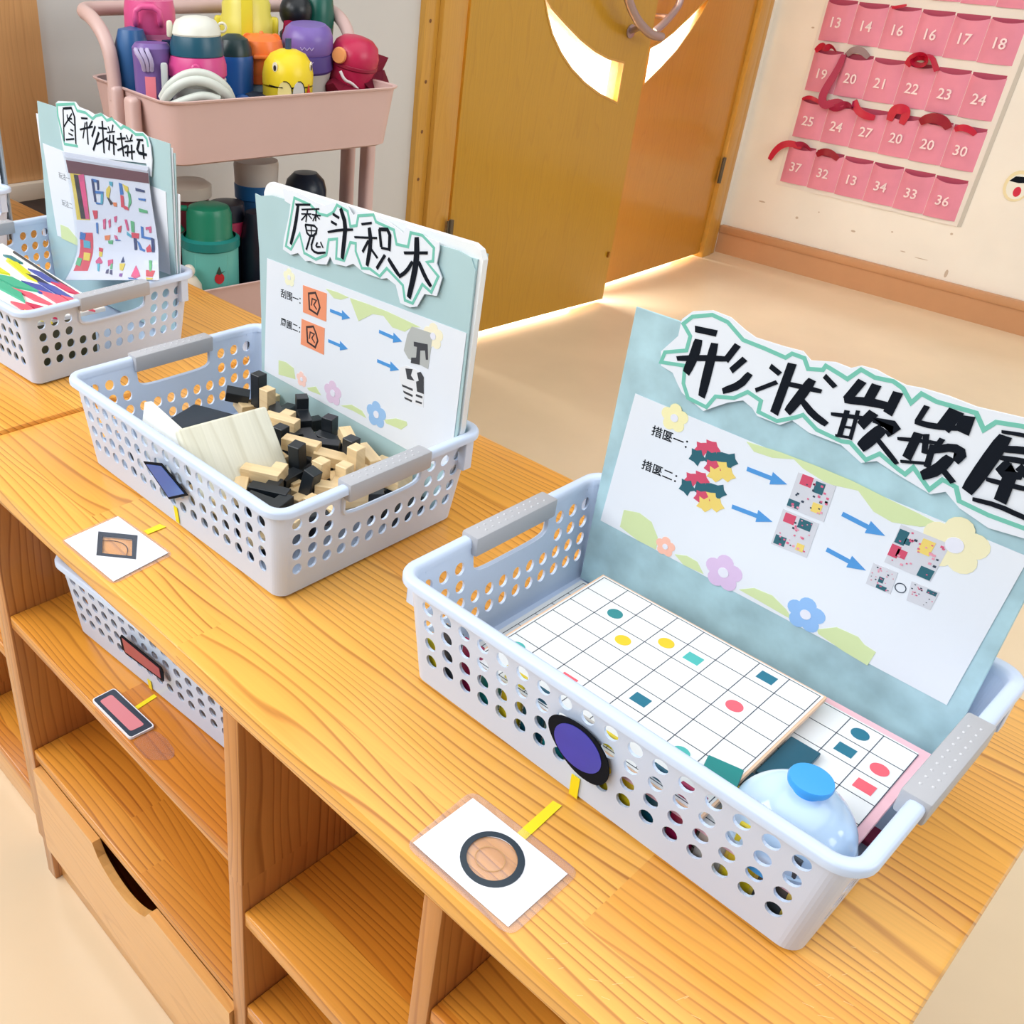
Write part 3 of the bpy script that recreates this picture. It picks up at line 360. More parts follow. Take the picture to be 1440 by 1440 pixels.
# wall marks
mk = mat('wall_scuff', (200, 184, 164), .8)
for i, (x, z, w, h) in enumerate(((-1.86, -.44, .03, .006), (-1.70, -.47, .012, .01), (-1.47, -.47, .018, .008), (-1.27, -.50, .02, .004), (-1.20, -.51, .05, .003), (-1.10, -.54, .012, .03), (-1.62, -.43, .006, .005), (-1.84, .21, .012, .006), (-1.13, -.40, .01, .008), (-1.33, -.44, .008, .006))):
    o = tag(prism('scuff', [circle(x, z, w*.5, 9, h*.5)], 0, .0005, lambda u, v, t: (u, 3.7199-t, v), mk), kind='stuff'); o.parent = None
    tag(o, 'small brownish scuff mark on the cream wall', 'mark', 'scuff marks on the cream wall')
# ------------------------------------------------------------------ double door
door = tag(thing('door_1', None, None), kind='structure')
def leafmap(O, d, nrm):
    return lambda s, z, t: (O[0]+d[0]*s+nrm[0]*t, O[1]+d[1]*s+nrm[1]*t, z)
lm = leafmap((-1.9655, 1.912), (.0867, .99623), (.99623, -.0867))
rm = leafmap((-2.0, 3.56), (0, -1), (1, 0))
def leaf(name, outline, hole, mp, m, thick=.04):
    bm = bmesh.new()
    fr = {}
    for t in (0, -thick):
        vo = [bm.verts.new(mp(*p, t)) for p in outline]; vh = [bm.verts.new(mp(*p, t)) for p in hole]
        eo = [bm.edges.new((vo[i], vo[(i+1) % len(vo)])) for i in range(len(vo))]
        eh = [bm.edges.new((vh[i], vh[(i+1) % len(vh)])) for i in range(len(vh))]
        bmesh.ops.triangle_fill(bm, edges=eo+eh, use_beauty=True)
        fr[t] = (vo, vh)
    for k in (0, 1):
        a, b = fr[0][k], fr[-thick][k]
        for i in range(len(a)): bm.faces.new((a[i], a[(i+1) % len(a)], b[(i+1) % len(a)], b[i]))
    return put(name, from_bm(name, bm), m, door)
DT = 1.34
lf = leaf('door_leaf', [(0, FZ+.022), (.807, FZ+.022), (.807, DT), (0, DT)], D['L_moon'], lm, door_m)
rf = leaf('door_leaf', [(0.003, FZ+.018), (.83, FZ+.018), (.83, DT), (.003, DT)], D['R_moon'], rm, door_m2)
glass = clear('window_glass', (250, 252, 255), tint=.75, rough=.1)
prism('window_pane', [D['L_moon']], -.022, -.018, lm, glass, lf)
prism('window_pane', [D['R_moon']], -.022, -.018, rm, glass, rf)
def rim_of(name, pts, mp, parent):
    bm = bmesh.new(); line_band(bm, pts+[pts[0]], .006, -.001, .002, mp); put(name, from_bm(name, bm), frame_m, parent)
rim_of('pane_bead', D['L_moon'], lm, lf); rim_of('pane_bead', D['R_moon'], rm, rf)
chrome = mat('brushed_handle', (170, 150, 150), .35, .5, .7)
def handle(data, mp, off, parent, mount, out):
    P = smoothpts([mp(s, z, off) for s, z in data])
    tube('handle', P, .0125, chrome, parent, 14)
    a = Vector(mp(*mount, 0)); b = Vector(mp(*mount, off))
    tube('handle_mount', [a, b], .008, chrome, parent, 12)
    lathe('handle_plate', [(0, 0), (.02, 0), (.02, .004), (.012, .006), (0, .006)], chrome, parent, 20, tuple(a), (0, pi/2, 0))
handle([(s, z) for s, z in D['L_handle']], leafmap((-1.90, 1.912), (.0867, .99623), (.99623, -.0867)), .0, lf, (.70, .245), 0) if False else None
hmp = leafmap((-1.90, 1.912), (.0867, .99623), (.99623, -.0867))
tube('handle', smoothpts([hmp(s, z, 0) for s, z in [(.53, .42)]+D['L_handle']]), .013, chrome, lf, 14)
a = Vector(lm(*D['L_mount'][0], 0)); tube('handle_mount', [a, Vector(hmp(.66, .252, 0))], .009, chrome, lf, 12)
lathe('handle_plate', [(0, 0), (.02, 0), (.02, .004), (.012, .006), (0, .006)], chrome, lf, 20, tuple(a), (0, pi/2, 0))
hm2 = leafmap((-1.93, 3.56), (0, -1), (1, 0))
tube('handle', smoothpts([hm2(s, z, 0) for s, z in D['R_handle']+[(.67, .42)]]), .012, chrome, rf, 14)
tube('handle_mount', [Vector(rm(.70, .262, 0)), Vector(hm2(.70, .262, 0))], .008, chrome, rf, 12)
# stop at the foot of the left leaf, hinges
box('door_stop', (-.004, -.005, -.01), (.004, .005, .01), mat('brass', (170, 120, 50), .4, .5, .8), lf, .002, loc=lm(.79, -.49, .004))
hg = mat('hinge_metal', (110, 104, 92), .35, .5, .9)
for (x, y, z) in ((-1.985, 3.562, -.32), (-1.957, 1.905, -.31), (-1.985, 3.562, .9), (-1.957, 1.905, .9)):
    h = put('hinge', from_bm('hinge', (lambda b: (lathe_bm(b, [(0, -.05), (.007, -.05), (.007, .05), (0, .05)], 12), add_box(b, (-.002, -.014, -.048), (.001, .014, .048)), b)[-1])(bmesh.new()), 30), hg, door, (x, y, z))
for n, lo, hi in (('door_casing', (WX-.12, 1.755, FZ), (WX+.02, 1.81, 1.42)), ('door_jamb', (WX-.12, 1.81, FZ), (WX+.035, 1.905, 1.36)),
                  ('door_jamb', (WX-.12, 3.565, FZ), (WX+.02, 3.63, 1.36)), ('door_casing', (WX-.12, 3.63, FZ), (WX+.012, 3.675, 1.42)), ('door_head', (WX-.12, 1.755, 1.345), (WX+.035, 3.675, 1.42))):
    box(n, lo, hi, frame_m, door, .003)
nail = mat('nail_brown', (120, 76, 34), .6)
for z in (.28, .13, 0, -.13, -.27): lathe('nail_head', [(0, 0), (.005, 0), (0, .002)], nail, door, 10, (WX+.021, 1.775, z), (0, pi/2, 0))

# ------------------------------------------------------------------ wooden cabinets
def cabinet(x1, label, dz=0, dy=0):
    """1 unit; x1 = right end of its top, extends .98 to the left"""
    t = thing('storage_cabinet', label, 'cabinet', (x1, dy, FZ), 0, None)
    H = -FZ+dz
    b = lambda n, lo, hi, m, bev=.002, par=t: box(n, (lo[0], lo[1], lo[2]), (hi[0], hi[1], hi[2]), m, par, bev)
    b('top', (-.983, 0, H-.0243), (0, .4993, H), pine, .005)
    # uprights
    for xa, xb in ((-.940, -.9175), (-.479, -.458), (-.252, -.2345), (-.026, -.004)):
        b('side_panel' if xa in (-.94, -.026) else 'divider', (xa, .002, 0), (xb, .488, H-.0245), pine_v, .002)
    z = lambda v: -FZ+v
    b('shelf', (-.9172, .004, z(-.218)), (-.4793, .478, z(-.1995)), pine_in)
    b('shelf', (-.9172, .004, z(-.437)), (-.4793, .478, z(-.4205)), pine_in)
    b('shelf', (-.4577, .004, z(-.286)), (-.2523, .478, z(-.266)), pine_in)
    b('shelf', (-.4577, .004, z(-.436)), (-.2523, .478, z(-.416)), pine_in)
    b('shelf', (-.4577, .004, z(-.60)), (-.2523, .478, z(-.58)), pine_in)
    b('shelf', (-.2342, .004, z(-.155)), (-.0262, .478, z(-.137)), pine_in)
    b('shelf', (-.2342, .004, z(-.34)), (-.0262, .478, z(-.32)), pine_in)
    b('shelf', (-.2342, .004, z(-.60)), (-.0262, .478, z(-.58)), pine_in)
    b('back_panel', (-.917, .479, .02), (-.026, .487, H-.025), pine_v, 0)
    b('rail', (-.9172, .010, z(-.452)), (-.4793, .026, z(-.4375)), pine_f, .001)
    # drawer with a scooped finger cut-out in the middle of its top edge
    dr = thing('drawer', None, None); dr.parent = t
    x0, x1_, z0, z1 = -.9165, -.4805, z(-.6075), z(-.452)
    pts = [(x0, z0), (x1_, z0), (x1_, z1)]
    cx = (x0+x1_)/2
    for i in range(13):
        a = i/12; u = cx+.064-.128*a; pts.append((u, z1-.036*(sin(pi*a)**.55)))
    pts.append((x0, z1))
    o = prism('drawer_front', [pts], -.002, .009, lambda u, v, t_: (u, t_, v), pine_f, dr)
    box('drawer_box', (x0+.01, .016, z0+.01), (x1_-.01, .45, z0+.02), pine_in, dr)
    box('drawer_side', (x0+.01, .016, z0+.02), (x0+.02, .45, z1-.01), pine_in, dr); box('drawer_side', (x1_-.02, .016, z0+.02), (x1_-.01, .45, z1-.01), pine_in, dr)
    b('plinth', (-.9172, .012, .0), (-.4793, .028, z(-.613)), pine_f)
    b('plinth', (-.4577, .014, .0), (-.0262, .03, z(-.60)), pine_f)
    return t
cabB = cabinet(0, 'orange pine cubby cabinet in the foreground, carrying the two nearer perforated baskets')
cabA = cabinet(-.9835, 'orange pine cubby cabinet behind the near one, carrying the basket of coloured pattern pieces', .004, .020)

# ------------------------------------------------------------------ perforated baskets
BL, BW, BH = .36, .262, .1034
def basket_meshes():
    T, TH, R = .0106, .0024, .012
    hx0, hy0 = BL/2-.007, BW/2-.007
    def P(side, u, z, off):
        """side 0 front(-y) 1 right(+x) 2 back 3 left; u in metres along the side, z height, off inward"""
        k = T*(1-z/BH); hx, hy = hx0-k, hy0-k
        if side in (0, 2): f = (hx-R)/(hx0-R); x, y = u*f, -hy+off
        else: f = (hy-R)/(hy0-R); x, y = hx-off, u*f
        if side == 0: return Vector((x, y, z))
        if side == 2: return Vector((-x, -y, z))
        if side == 1: return Vector((x, y, z))
        return Vector((-x, -y, z))
    bm = bmesh.new()
    cache = {}
    def V(p):
        k = (round(p.x, 5), round(p.y, 5), round(p.z, 5))
        if k not in cache: cache[k] = bm.verts.new(p)
        return cache[k]
    def quad(a, b, c, d):
        q = []
        for v in (a, b, c, d):
            if v not in q: q.append(v)
        if len(q) > 2:
            try: bm.faces.new(q)
            except ValueError: pass
    def solid(side, u0, u1, z0, z1):
        for off in (0, TH): quad(*[V(P(side, u, z, off)) for u, z in ((u0, z0), (u1, z0), (u1, z1), (u0, z1))])
    def holed(side, u0, u1, z0, z1, hw, hh, cz=None, n=2, N=16):
        cu, c2 = (u0+u1)/2, (z0+z1)/2 if cz is None else cz
        ring = []
        for i in range(N):
            a = 2*pi*i/N; c, s = cos(a), sin(a); k = max(abs(c), abs(s)); ox, oy = c/k, s/k
            q = (abs(c)**n+abs(s)**n)**(-1/n)
            oz = (z1-c2)*oy if oy > 0 else (c2-z0)*oy
            ring.append(((cu+(u1-u0)/2*ox, c2+oz), (cu+hw*c*q, c2+hh*s*q)))
        for i in range(N):
            (o0, i0), (o1, i1) = ring[i], ring[(i+1) % N]
            for off in (0, TH): quad(*[V(P(side, *p, off)) for p in (o0, o1, i1, i0)])
            quad(V(P(side, *i0, 0)), V(P(side, *i1, 0)), V(P(side, *i1, TH)), V(P(side, *i0, TH)))
    pz = .017; zr = [.0215+pz*i for i in range(5)]
    for side in range(4):
        n, pu = (17, .0187) if side in (0, 2) else (12, .0187)
        half = (hx0 if side in (0, 2) else hy0)-R; u0 = -n*pu/2
        edges = [-half]+[u0+pu*i for i in range(n+1)]+[half]
        for zz0, zz1 in ((.003, zr[0]), (zr[4], .100)):
            for a, b in zip(edges, edges[1:]):
                if side in (1, 3) and zz0 > .05 and -.057 < (a+b)/2 < .057: continue
                solid(side, a, b, zz0, zz1)
        for r in range(4):
            solid(side, edges[0], edges[1], zr[r], zr[r+1]); solid(side, edges[-2], edges[-1], zr[r], zr[r+1])
            for i in range(n):
                if side in (1, 3) and r >= 2 and 3 <= i <= 8: continue
                holed(side, edges[i+1], edges[i+2], zr[r], zr[r+1], .0057, .0060)
        if side in (1, 3): holed(side, -.0561, .0561, zr[2], .100, .049, .0135, cz=.0825, n=5, N=32)
    # rounded corner walls
    for sx, sy, a0 in ((1, -1, -90), (1, 1, 0), (-1, 1, 90), (-1, -1, 180)):
        for z0, z1 in zip([.003]+zr, zr+[.100]):
            for i in range(8):
                for off in (0, TH):
                    q = []
                    for a, z in ((i, z0), (i+1, z0), (i+1, z1), (i, z1)):
                        k = T*(1-z/BH); hx, hy = hx0-k, hy0-k; an = radians(a0+11.25*a)
                        q.append(V(Vector((sx*(hx-R)+(R-off)*cos(an), sy*(hy-R)+(R-off)*sin(an), z))))
                    quad(*q)
    # base plate, chamfered
    k = T; w, h = 2*(hx0-k), 2*(hy0-k)
    r0 = rrect(0, 0, w-.008, h-.008, R-.004); r1 = rrect(0, 0, w, h, R)
    r1 = rrect(0, 0, w, h, R)
    rings = [[bm.verts.new((x, y, 0)) for x, y in r0], [bm.verts.new((x, y, .004)) for x, y in r1]]
    m = len(r0)
    bm.faces.new(rings[0]); bm.faces.new(rings[1][::-1])
    for i in range(m): bm.faces.new((rings[0][i], rings[0][(i+1) % m], rings[1][(i+1) % m], rings[1][i]))
    body = from_bm('body', bm)
    # rim lip
    bm = bmesh.new()
    prof = [(0, .0965), (0, .1010), (.0010, .1029), (.0028, .1036), (.0072, .1036), (.0094, .1026), (.0104, .1000), (.0106, .0955), (.0084, .0955), (.0078, .1005), (.0022, .1005), (.0016, .0965)]
    rows = []
    for o, z in prof: rows.append([bm.verts.new((x, y, z)) for x, y in rrect(0, 0, BL-2*o, BW-2*o, .0215-o, 7)])
    m = len(rows[0])
    for j in range(len(prof)):
        a, b = rows[j], rows[(j+1) % len(prof)]
        for i in range(m): bm.faces.new((a[i], a[(i+1) % m], b[(i+1) % m], b[i]))
    rim = from_bm('rim', bm, 45)
    # stacking tabs under the rim at the ends of the short sides, and raised frame round the hand hole
    bm = bmesh.new()      # one tab in local coordinates: x outward
    add_box(bm, (-.0028, -.0055, .066), (-.0012, .0055, .0965), .0006, 1)
    add_box(bm, (-.0105, -.0055, .066), (-.002, -.0043, .0965)); add_box(bm, (-.0105, .0043, .066), (-.002, .0055, .0965))
    tabs = from_bm('stacking_tab', bm)
    bm = bmesh.new(); path = []
    for i in range(32):
        a = pi+pi*i/31; c, s = cos(a), sin(a); q = (abs(c)**5+abs(s)**5)**(-1/5); path.append((.050*c*q, .0825+.0145*s*q))
    path = [(-.050, .094)]+path+[(.050, .094)]
    add_tube(bm, [P(1, u, z, -.0005) for u, z in path], .0022, 6)
    frame = from_bm('handle_frame', bm, 50)
    # soft grip
    bm = bmesh.new(); add_box(bm, (-.0102, -.051, .0885), (.0075, .051, .1066), .002, 2); grip = from_bm('grip', bm, 40)
    bm = bmesh.new()
    for i in range(10):
        for j in (0, 1):
            M = Matrix.Translation((-.0045+.0062*j, -.0385+.0082*i+.003*j, .1064))
            bmesh.ops.create_icosphere(bm, subdivisions=1, radius=.00115, matrix=M)
    dots = from_bm('grip_bumps', bm, 60)
    return body, rim, tabs, frame, grip, dots
BM = basket_meshes()
bump_m = mat('grip_bump', (206, 208, 214), .4)
def basket(label, x0, y0, z0, yaw):
    c, s = cos(yaw), sin(yaw)
    t = thing('storage_basket', label, 'basket', (x0+BL/2*c-BW/2*s, y0+BL/2*s+BW/2*c, z0), yaw, 'perforated plastic baskets')
    put('body', BM[0], plastic, t); put('rim', BM[1], plastic, t)
    for sx in (1, -1):
        put('handle_frame', BM[3], plastic, t, (0, 0, 0), (0, 0, 0 if sx > 0 else pi))
        for sy in ((1,) if sx > 0 else (1, -1)): put('stacking_tab', BM[2], plastic, t, (sx*BL/2, sy*(BW/2-.0235), 0), (0, 0, 0 if sx > 0 else pi))
    
    for sx in (1, -1):
        g = tag(put('grip', BM[4], grip_m, t, (sx*(BL/2-.0055), 0, 0), (0, 0, 0 if sx > 0 else pi)), 'grey ribbed hand grip')
        put('grip_bumps', BM[5], bump_m, g)
    return t
basket('light blue perforated basket nearest the viewer, holding grid boards and a blue-knobbed dome', -.4064, .1108, .0004, -.0116)
basket('light blue perforated basket in the middle, filled with black and natural wooden blocks', -.8763, .0875, .0004, 0)
basket('light blue perforated basket at left, holding pattern cards and a clear bag', -1.405, .107, .0046, .05)
basket('light blue perforated basket at the far left, only its corner showing', -1.945, .115, .0046, .02)
basket('light blue perforated basket tucked on the upper shelf under the cabinet top', -.86, .036, -.1993, .07)

# ------------------------------------------------------------------ folders with title signs
folder_m = mat('folder_teal', (172, 202, 206), .3, .5, var=.05, vscale=9)
folder_marble = mat('folder_marbled', (168, 202, 211), .32, .5, var=.2, vscale=26)
arrow_m = mat('arrow_blue', (74, 148, 214), .5); wave_m = mat('wave_green', (206, 222, 168), .5)
def fpt(y, k=1, dv=0): return lambda u, v, t: (u*k, y-t, v*k+dv)
def rel(mp, loc): 
    l = Vector(loc)
    return lambda u, v, t: Vector(mp(u, v, t))-l
def arrow_poly(a, b, w, hw, hl):
    a, b = Vector(a), Vector(b); d = (b-a).normalized(); n = Vector((-d.y, d.x)); c = b-d*hl
    return [tuple(p) for p in (a+n*w/2, c+n*w/2, c+n*hw/2, b, c-n*hw/2, c-n*w/2, a-n*w/2)]
def flower(page, mp, c, r, col, name='flower'):
    polys = []
    for i in range(5):
        a = 2*pi*i/5+.4; polys.append(circle(c[0]+cos(a)*r*.6, c[1]+sin(a)*r*.6, r*.48, 14))
    bm = bmesh.new()
    for i, p in enumerate(polys): add_prism(bm, p, .0006, .0008+i*.00001, mp)
    o = put(name, from_bm(name, bm), mat('flower_%d%d%d' % col, col, .5), page)
    prism('flower_centre', [circle(c[0], c[1], r*.3, 14)], .0008, .0011, mp, mat('petal_pale', (226, 228, 240), .5), page)
def sign(parent, mp, outline, line, strokes, k, lw, t0=.002, thick=.0012):
    s = prism('title_sign', [outline], t0, t0+thick, mp, paper, parent)
    bm = bmesh.new(); line_band(bm, line, lw, t0+thick, t0+thick+.0002, mp); tag(put('green_outline', from_bm('green_outline', bm), green_line, s), 'green marker outline')
    for i, (pts, w) in enumerate(strokes):
        prism('brush_stroke', [ribbon(pts, w*k)], t0+thick+.0001, t0+thick+.0004+i*.000012, mp, black, s)
    return s
random.seed(5)
def puzzle_photo(page, mp, q, seed, cols, name='picture'):
    """printed picture of a puzzle board: pale card with blocks of colour"""
    rnd = random.Random(seed); q = [Vector(p) for p in q]
    o = prism(name, [[tuple(p) for p in q]], .0006, .0009, mp, mat('print_pale', (206, 208, 216), .5), page)
    def at(u, v): return tuple((q[0]*(1-u)+q[1]*u)*(1-v)+(q[3]*(1-u)+q[2]*u)*v)
    groups = {}
    for (u, v, w, h, cn) in cols: groups.setdefault(cn, []).append([at(u, v), at(u+w, v), at(u+w, v+h), at(u, v+h)])
    for _ in range(26):
        u, v = rnd.uniform(.05, .9), rnd.uniform(.05, .9); w = rnd.uniform(.03, .07); cn = rnd.choice(['pk', 'pk', 'dk', 'pk2'])
        groups.setdefault(cn, []).append([at(u, v), at(u+w, v), at(u+w, v+w*.8), at(u, v+w*.8)])
    for i, (cn, ps) in enumerate(groups.items()): prism('print_patch', ps, .0009, .00105+i*.00003, mp, PC[cn], page).parent = o
    return o
PC = {'pk': mat('print_pink', (214, 96, 130), .5), 'pk2': mat('print_rose', (224, 150, 170), .5), 'dk': mat('print_dark', (50, 62, 80), .5), 'tl': mat('print_teal', (36, 96, 110), .5),
      'yl': mat('print_yellow', (232, 206, 110), .5), 'rd': mat('print_red', (206, 74, 104), .5)}

# --- folder in the nearest basket
def folder(label, x0, x1, z0, z1, y, th, m, lean=0):
    t = thing('display_folder', label, 'folder', ((x0+x1)/2, y+th/2, z0))
    loc = t.location
    bm = bmesh.new(); add_box(bm, (x0-loc[0], y-loc[1], 0), (x1-loc[0], y-loc[1]+.0012, z1-z0), .0005, 1)
    put('front_cover', from_bm('front_cover', bm), m, t)
    return t, loc
fC, lo = folder('marbled pale blue folder standing in the nearest basket, titled sign along its top', -.3815, -.0655, .006, .2694, .341, .008, folder_marble)
box('back_cover', (-.3815-lo[0]+.002, .0052, 0), (-.0665-lo[0], .0064, .259), folder_marble, fC)
box('inner_sleeves', (-.3815-lo[0]+.004, -.0025, .002), (-.067-lo[0], .005, .255), paper, fC)
mp = rel(fpt(.341, .9911, .00469), lo)
pg = D['C_page']
page = prism('instruction_page', [[(-.3691, .1972), (-.3762, .0700), (-.079, .0632), (-.0745, .1930)][::-1]], .0002, .0006, mp, paper, fC)
for a, b in D['C_arrow']: prism('arrow', [arrow_poly(a, b, .0036, .0105, .0125)], .0006, .0009, mp, arrow_m, page)
for w in D['C_wave']: prism('green_wave', [w], .0006, .0008, mp, wave_m, page)
for (c, r), col in zip(D['C_flower'], ((246, 190, 170), (216, 190, 226), (142, 186, 236), (236, 230, 190), (240, 234, 180))): flower(page, mp, c[0], r*.00027, col)
pcs = [[(.12, .0, .3, .28, 'rd'), (.5, .05, .25, .3, 'tl'), (0, .75, .3, .2, 'tl'), (.6, .6, .25, .25, 'yl')], [(.1, .05, .3, .25, 'rd'), (.5, .05, .35, .25, 'tl'), (.05, .7, .3, .25, 'tl'), (.65, .7, .2, .2, 'yl')],
       [(.02, .1, .2, .35, 'tl'), (.2, .25, .12, .15, 'tl'), (.0, .5, .2, .3, 'rd'), (.15, .55, .2, .2, 'rd'), (.5, .1, .25, .35, 'yl'), (.7, .72, .28, .26, 'tl')], [(.4, .45, .2, .25, 'tl'), (.4, .8, .4, .18, 'tl')], [(.6, .05, .35, .2, 'tl')]]
for i, q in enumerate(D['C_photo']): puzzle_photo(page, mp, q, i, pcs[i])
for k, c in enumerate(D['C_jig']):       # heap of jigsaw shapes
    rnd = random.Random(3)
    for j, (dx, dy, cn) in enumerate(((-.012, .004, 'rd'), (-.004, .008, 'rd'), (-.014, -.004, 'tl'), (-.002, 0, 'tl'), (.006, .002, 'tl'), (.012, .004, 'tl'), (.008, -.006, 'yl'), (.013, -.008, 'yl'), (0, -.007, 'rd'), (.004, -.012, 'yl'))):
        pts = [(c[0][0]+dx+(.0062+.002*rnd.random()*((-1)**i))*cos(i*pi/5), c[0][1]+dy+(.0062+.0022*((-1)**i)*rnd.random())*sin(i*pi/5)) for i in range(10)]
        prism('puzzle_shape', [pts], .0006, .0008+j*.00002, mp, PC[cn], page)
text_mesh('caption', '措匽一：', .0098, black, page, mp(-.3475, .1690, .0006), (1, 0, .02), (0, 0, 1))
text_mesh('caption', '措匽二：', .0098, black, page, mp(-.3492, .1365, .0006), (1, 0, .02), (0, 0, 1))
lm_ = D['C_dot'][0]; bm = bmesh.new(); line_band(bm, circle(lm_[0], lm_[1], .0036, 16)+[circle(lm_[0], lm_[1], .0036, 16)[0]], .0006, .0006, .0009, mp); put('ring_mark', from_bm('ring_mark', bm), PC['dk'], page)
sg = sign(fC, mp, D['C_sign'], D['C_line'], D['C_strokes'], .000262, .0030)
prism('green_squiggle', [circle(-.0745, .2165, .005, 12, .004)], .0032, .0036, mp, green_line, sg)

# --- folder in the middle basket: curling front cover, thick white board behind
fB, lo = folder('pale teal folder of paper standing in the block basket, sign with green outline on it', -.833, -.523, .006, .262, .316, .01, folder_m)
bpy.data.objects.remove([c for c in fB.children if c.name.startswith('front_cover')][0])
mp = rel(fpt(.316, .9787, .01122), lo)
cv = [(-.8592, .2585), (-.850, .2578), (-.83, .2625), (-.70, .2665), (-.56, .2706), (-.545, .268), (-.5385, .258), (-.5375, .10), (-.5520, -.0045), (-.849, -.0045), (-.8495, .12), (-.8525, .20)]
prism('front_cover', [cv], -.0012, 0, mp, folder_m, fB)
prism('white_board', [[(-.847, .262), (-.843, .270), (-.838, .274), (-.547, .2795), (-.538, .276), (-.5335, .268), (-.5365, .10), (-.5500, .0), (-.845, .0)]], -.0095, -.0030, mp, mat('board_white', (232, 236, 238), .4), fB)
prism('sleeve', [[(-.845, .258), (-.5385, .268), (-.5390, .10), (-.5510, -.003), (-.847, -.003)]], -.0030, -.0012, mp, folder_m, fB)
prism('back_cover', [[(-.845, .26), (-.5355, .272), (-.5375, .10), (-.5510, -.003), (-.843, -.003)]], -.0115, -.0098, mp, folder_m, fB)
page = prism('instruction_page', [[(-.8375, .1925), (-.8432, .0550), (-.5420, .0500), (-.5403, .1990)][::-1]], .0002, .0006, mp, paper, fB)
for a, b in D['B_arrow']: prism('arrow', [arrow_poly(a, b, .0036, .0105, .0125)], .0006, .0009, mp, arrow_m, page)
for w in D['B_wave']: prism('green_wave', [w], .0006, .0008, mp, wave_m, page)
for (c, r), col in zip(D['B_flower'], ((246, 206, 196), (222, 198, 222), (150, 190, 232), (240, 234, 205), (238, 238, 205))): flower(page, mp, c[0], r*.00027, col)
orange = mat('print_orange', (236, 150, 112), .5)
for q in D['B_square']:
    o = prism('orange_picture', [q], .0006, .0009, mp, orange, page)
    cx = sum(p[0] for p in q)/4; cz = sum(p[1] for p in q)/4
    bm = bmesh.new(); line_band(bm, [(cx-.008, cz-.009), (cx-.010, cz+.008), (cx+.001, cz+.012), (cx+.006, cz+.005), (cx+.009, cz-.002), (cx+.005, cz-.011), (cx-.008, cz-.009)], .0022, .0009, .0011, mp)
    line_band(bm, [(cx-.005, cz-.004), (cx-.004, cz+.004), (cx+.003, cz+.004), (cx-.001, cz-.002), (cx+.004, cz-.006)], .0016, .0009, .0011, mp)
    put('sketch', from_bm('sketch', bm), mat('print_sketch', (60, 44, 44), .5), o)
for q, c in zip(D['B_cube'], ((178, 182, 180), (228, 230, 234))): cu_ = prism('cube_picture', [q], .0006, .0009, mp, mat('print_cube%d' % c[0], c, .5), page)
for q in D['B_cubeblack']: prism('print_patch', [q], .0009, .0011, mp, mat('print_charcoal', (62, 64, 70), .5), cu_)
text_mesh('caption', '刮围一：', .0102, black, page, mp(-.8130, .1560, .0006), (1, 0, .03), (0, 0, 1))
text_mesh('caption', '周圃二：', .0102, black, page, mp(-.8130, .1225, .0006), (1, 0, .03), (0, 0, 1))
sign(fB, mp, D['B_sign'], D['B_line'], D['B_strokes'], .000272, .0028)
prism('loose_flap', [[(-.8095, .2735), (-.80, .2760), (-.776, .2700), (-.757, .2600), (-.768, .2560), (-.806, .2620)]], .0002, .0012, mp, paper, fB)

# --- folder in the left basket, turned a little like the basket
AO, AC, AS = (-1.06, .3595), .99875, .04998
fA = thing('display_folder', 'pale teal folder standing in the left basket behind the clear bag of pattern pictures', 'folder', (AO[0]-.165*AC, AO[1]-.165*AS, .012))
lo = fA.location
def amap(u, v, t): return (AO[0]+u*AC+t*AS, AO[1]+u*AS-t*AC, v)
mp = rel(amap, lo)
prism('front_cover', [[(D['A_folder'][0][0], D['A_folder'][0][1]), (D['A_folder'][1][0]-.006, D['A_folder'][1][1]-.001), (-.0135, .09), (-.022, .012), (-.335, .012), (-.342, .09)]], -.0012, 0, mp, folder_m, fA)
for i, (dx, dz) in enumerate(((.000, -.004), (.003, -.010), (.006, -.060))):
    prism('sleeve', [[(-.338, .262+dz), (D['A_folder'][1][0]-.004+dx, .270+dz), (-.0115, .09), (-.0205, .013), (-.334, .013)]], -.0030-.0018*i, -.0018-.0018*i, mp, (paper, folder_m, paper)[i], fA)
A_ = D['A_page']
page = prism('instruction_page', [[A_[0], A_[3], (A_[2][0]-.006, A_[2][1]), (A_[1][0]-.006, A_[1][1])][::-1]], .0002, .0006, mp, paper, fA)
ig = mat('ink_grey', (110, 116, 126), .5)
for dv in (-.042, -.081): text_mesh('caption', '玩注一' if dv > -.05 else '玩注二', .010, ig, page, mp(A_[0][0]+.036, A_[0][1]+dv, .0006), (1, .05, 0), (0, 0, 1), bold=0)
prism('green_wave', [[(A_[3][0]+.012, A_[3][1]-.001), (A_[3][0]+.013, A_[3][1]+.020), (A_[3][0]+.035, A_[3][1]+.020), (A_[3][0]+.06, A_[3][1]+.008), (A_[3][0]+.075, A_[3][1]-.002)]], .0006, .0009, mp, wave_m, page)
sign(fA, mp, D['A_sign'], D['A_line'], D['A_strokes'], .00040, .0036)
# --- folder edge standing in the far left basket
fE, lo = folder('white and grey folder edge standing in the far left basket at the picture border', -1.90, -1.625, .012, .272, .375, .01, mat('folder_pale', (224, 232, 238), .4))
box('back_cover', (-1.9-lo[0], .001, 0), (-1.618-lo[0], .004, .262), mat('folder_grey', (150, 160, 168), .4), fE)

